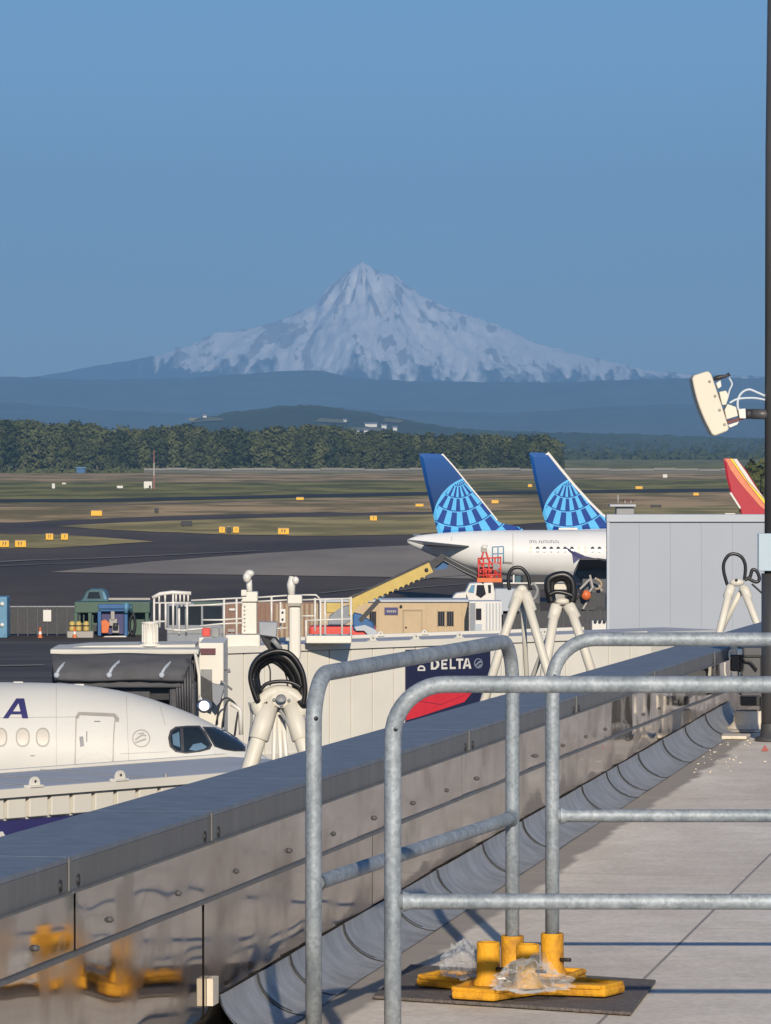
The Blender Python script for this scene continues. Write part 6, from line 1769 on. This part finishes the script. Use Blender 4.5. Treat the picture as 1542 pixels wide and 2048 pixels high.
# boom lift
d5 = 245.0; pxm = d5 / F
bl = thing('boom_lift', 'yellow boom lift with blue turret and red chassis, its boom rising to the airliner tail', 'boom lift', Vector((R(690, 1300, d5).x, d5 + 1, 0.07)))
rbb('chassis', M['red_bright'], bl, 618, 1253, 752, 1285, d5, 2.2, 0.12)
for u in (640, 735):
    MB().cyl(R(u, 1330, d5 - 0.2), R(u, 1330, d5 + 0.3), 0.95, 18).build('wheel', M['black'], bl)
    MB().cyl(R(u, 1330, d5 + 1.9), R(u, 1330, d5 + 2.4), 0.95, 18).build('wheel', M['black'], bl)
rbb('axle_beam', M['dark'], bl, 632, 1284, 744, 1330, d5 + 0.5, 1.2)
MB().prism([R(u, v, d5 - .1) for u, v in ((705, 1226), (722, 1230), (745, 1246), (752, 1262), (706, 1262))], (0, 1.6, 0)).build('turret', M['blue'], bl, bevel=0.08)
MB().prism([R(u, v, d5 - .25) for u, v in ((708, 1254), (730, 1250), (752, 1260), (760, 1274), (742, 1276), (728, 1262), (712, 1262))], (0, 0.3, 0)).build('fender', M['pale_grey2'], bl, bevel=0.03)
MB().prism([R(u, v, d5 - .15) for u, v in ((658, 1234), (676, 1218), (700, 1210), (704, 1240), (690, 1250), (655, 1250))], (0, 1.2, 0)).build('engine_hood', M['grey_box'], bl, bevel=0.06)
rbb('counterweight', M['yellow_pale'], bl, 652, 1206, 682, 1226, d5 - .1, 1.2, 0.06)
MB().beam(R(700, 1206, d5), R(862, 1134, d5), 0.55, 23 * pxm).build('boom', M['yellow_pale'], bl, bevel=0.02)
MB().beam(R(700, 1196, d5 - 0.02), R(858, 1122, d5 - 0.02), 0.60, 4 * pxm).build('boom_top_plate', M['dark'], bl)
for q in range(14):
    a_ = Vector((712, 1213)).lerp(Vector((848, 1152)), q / 13); MB().prism([R(a_.x - 4, a_.y + 1, d5 - .28), R(a_.x + 4, a_.y - 3, d5 - .28), R(a_.x + 1, a_.y + 5, d5 - .28)], (0, 0.5, 0)).build('boom_tooth', M['yellow_pale'], bl)
MB().lathe(R(853, 1140, d5 - .29), [(0, .05), (4 * pxm, .05), (4 * pxm, 0)], 10, (0, -1, 0)).build('pivot', M['dark'], bl)
MB().prism([R(u, v, d5 - .3) for u, v in ((698, 1200), (712, 1194), (714, 1214), (704, 1232), (698, 1230))], (0, 0.6, 0)).build('boom_foot', M['yellow_pale'], bl)
MB().beam(R(720, 1242, d5), R(758, 1200, d5), 0.25, 9 * pxm).build('ram', M['dark'], bl); MB().beam(R(758, 1200, d5), R(776, 1182, d5), 0.12, 4 * pxm).build('ram_rod', M['blue_pale'], bl)
MB().prism([R(u, v, d5 - .2) for u, v in ((856, 1126), (884, 1108), (894, 1112), (884, 1124), (864, 1140))], (0, 0.5, 0)).build('knuckle', M['dark'], bl)
MB().prism([R(u, v, d5 + .1) for u, v in ((870, 1134), (884, 1120), (900, 1126), (892, 1138), (872, 1140))], (0, 0.4, 0)).build('knuckle_cover', M['blue'], bl)
for k_, (q, m_) in enumerate(((0, M['black']), (8, M['dark']), (-8, M['dark']))):
    MB().beam(R(880, 1112 + q * .4, d5 + k_ * .12), R(968, 1158 + q, d5 + k_ * .12), 0.16, 5.5 * pxm).build('jib_arm', m_, bl)
for q in (-4, 5): MB().tube([R(884, 1114 + q, d5 - .1), R(925, 1136 + q, d5 - .1), R(966, 1156 + q, d5 - .1)], 0.03, 6).build('jib_tube', M['mid_grey'], bl)
# basket
for u in (957, 967, 978, 990, 1001): MB().cyl(R(u, 1116, d5 - .4), R(u, 1160, d5 - .4), 0.045, 6).build('basket_bar', M['red_bright'], bl)
for v in (1117, 1128, 1140, 1151): MB().cyl(R(956, v, d5 - .4), R(1003, v - 2, d5 - .4), 0.045, 6).build('basket_bar', M['red_bright'], bl)
for a_, b_ in (((958, 1120), (978, 1158)), ((978, 1120), (1000, 1156)), ((967, 1104), (962, 1120)), ((972, 1104), (977, 1120))): MB().cyl(R(*a_, d5 - .35), R(*b_, d5 - .35), 0.05, 6).build('basket_brace', M['red_bright'], bl)
rbb('basket_panel', M['red_bright'], bl, 960, 1134, 986, 1156, d5 + 0.1, 0.08)
rbb('basket_floor', M['orange'], bl, 954, 1156, 1004, 1165, d5 - .5, 1.2, 0.02)
rbb('control_box', M['skin'], bl, 962, 1096, 974, 1105, d5 - .3, 0.3, 0.02)
rbb('control_box', M['mid_grey'], bl, 986, 1126, 996, 1140, d5 - .45, 0.2, 0.02)
MB().tube([R(963, 1096, d5 - .2), R(968, 1088, d5 - .2), R(975, 1093, d5 - .2)], 0.05, 6).build('control_arm', M['white'], bl)
for u in (985, 996, 1007): MB().cyl(R(u, 1094, d5 - .1), R(u, 1128, d5 - .1), 0.03, 6).build('rear_rail', M['blue_pale'], bl)
for v in (1094, 1108): MB().cyl(R(985, v, d5 - .1), R(1007, v - 1, d5 - .1), 0.03, 6).build('rear_rail', M['blue_pale'], bl)
# white truck under the basket
d6 = 300.0
wt = thing('service_truck', 'white service truck with its bonnet pointing left, parked behind the tan office', 'truck', Vector((R(960, 1300, d6).x, d6 + 1, 0.04)))
MB().prism([R(u, v, d6) for u, v in ((905, 1195), (912, 1187), (934, 1184), (940, 1200), (940, 1215), (905, 1215))], (0, 2.0, 0)).build('bonnet', M['white'], wt, bevel=0.08)
MB().prism([R(u, v, d6) for u, v in ((930, 1186), (939, 1167), (986, 1165), (990, 1184), (990, 1215), (930, 1215))], (0, 2.0, 0)).build('cab', M['white'], wt, bevel=0.08)
MB().prism([R(u, v, d6 - .05) for u, v in ((954, 1170), (968, 1170), (972, 1188), (962, 1196), (952, 1190))], (0, .1, 0)).build('window', M['window_dark'], wt)
MB().prism([R(u, v, d6 - .05) for u, v in ((976, 1170), (982, 1170), (982, 1186), (977, 1186))], (0, .1, 0)).build('window', M['glass'], wt)
MB().prism([R(u, v, d6 - .05) for u, v in ((936, 1184), (943, 1170), (950, 1170), (948, 1186))], (0, .1, 0)).build('windscreen', M['blue_pale'], wt)
rbb('cargo_box', M['pale_grey2'], wt, 990, 1178, 1040, 1230, d6, 2.2, 0.08)
for u in (922, 1010): MB().cyl((R(u, 0, d6).x, d6 - 0.05, 0.5), (R(u, 0, d6).x, d6 + 0.35, 0.5), 0.48, 16).build('wheel', M['black'], wt)
rbb('frame', M['dark'], wt, 908, 1214, 1036, 1260, d6 + 0.4, 1.2)
# ground equipment under the fuselage
d7 = 345.0
gq = thing('belt_loader', 'dark belt loader with a long flat bed under the white airliner', 'belt loader', Vector((R(1060, 1200, d7).x, d7, 0.04)))
rbb('bed', M['dark'], gq, 1006, 1168, 1100, 1180, d7, 1.0, 0.03); rbb('bed_edge', M['white'], gq, 1006, 1165, 1092, 1167.5, d7 - .05, 0.1)
rbb('body', M['dark_grey'], gq, 1010, 1180, 1080, 1208, d7, 1.6, 0.05)
for u in (1020, 1070): MB().cyl((R(u, 0, d7).x, d7 - 0.1, 0.42), (R(u, 0, d7).x, d7 + 0.3, 0.42), 0.42, 14).build('wheel', M['black'], gq)
rbb('dark_load', M['black'], gq, 1044, 1150, 1096, 1168, d7 + .2, 0.8, 0.05); rbb('seat', M['teal'], gq, 1030, 1152, 1042, 1166, d7, 0.6, 0.04); rbb('post', M['white'], gq, 1026, 1150, 1029, 1166, d7, 0.1)
gu = thing('ground_power_cart', 'dark ground power cart with white struts and an orange drum beside the grey block', 'ground cart', Vector((R(1180, 1215, d7 - 6).x, d7 - 6, 0.04)))
d8 = d7 - 6
rbb('body', M['dark'], gu, 1140, 1186, 1212, 1222, d8, 1.6, 0.06)
rbb('rear_panel', M['dark_grey'], gu, 1165, 1158, 1213, 1190, d8 + .8, 0.3, 0.04)
MB().lathe(R(1172, 1190, d8 - .5), [(0, .5), (9 * d8 / F, .5), (10 * d8 / F, .25), (9 * d8 / F, 0), (0, 0)], 14, (0, -1, 0)).build('orange_drum', M['orange'], gu)
for a_, b_ in (((1160, 1178), (1180, 1158)), ((1180, 1150), (1186, 1176)), ((1184, 1176), (1174, 1192)), ((1190, 1156), (1202, 1164)), ((1176, 1200), (1166, 1218)), ((1198, 1170), (1204, 1182))): MB().beam(R(*a_, d8 - .3), R(*b_, d8 - .3), 0.1, 0.13).build('strut', M['skin'], gu)
MB().tube(bez(R(1192, 1158, d8 - .3), R(1206, 1160, d8 - .3), R(1208, 1180, d8 - .3), R(1190, 1178, d8 - .3), 10), 0.09, 8).build('hose', M['tan_dark'], gu)
for u in (1150, 1200): MB().cyl((R(u, 0, d8).x, d8 - 0.1, 0.4), (R(u, 0, d8).x, d8 + 0.3, 0.4), 0.40, 14).build('wheel', M['black'], gu)
rbb('tow_unit', M['skin'], gu, 1108, 1186, 1130, 1206, d8 - 1, 0.8, 0.06)
# low kerb fence in front of the cart
d9 = 300.0
lf = thing('low_fence', 'low dark panel fence right of the cabins, below the airliner engine', 'fence', Vector((R(1120, 1260, d9).x, d9, 0.07)))
u = 1006
while u < 1216: rbb('panel', M['dark'], lf, u, 1222, u + 22, 1268, d9, 0.06); rbb('post', M['dark_grey'], lf, u + 22.3, 1219, u + 24, 1272, d9, 0.12); u += 24.5
pb = thing('parts_rack', 'low white rack with dark bins at the foot of the grey block', 'rack', Vector((R(1198, 1258, 200).x, 200, 0.04)))
rbb('shelf', M['white'], pb, 1184, 1242, 1216, 1262, 200, 0.8, 0.04)
for q in range(3): MB().ball(R(1191 + q * 9, 1243, 199.9), 0.07, 8, 6).build('bin', M['dark'], pb)
rbb('stand', M['white'], pb, 1186, 1262, 1214, 1476, 200.2, 0.4)
# lone tree behind the red tail
d = 620.0
b = Vector((R(1514, 0, d).x, d, 0))
t = thing('broadleaf_tree', 'dark lone tree behind the red tail beside the pole', 'tree', b)
for nm, me in (('crown', crowns[2]), ('trunk', trunk_me)):
    c = bpy.data.objects.new(nm, me); COL.objects.link(c); c.parent = t; c.scale = (0.62, 0.62, 0.66)
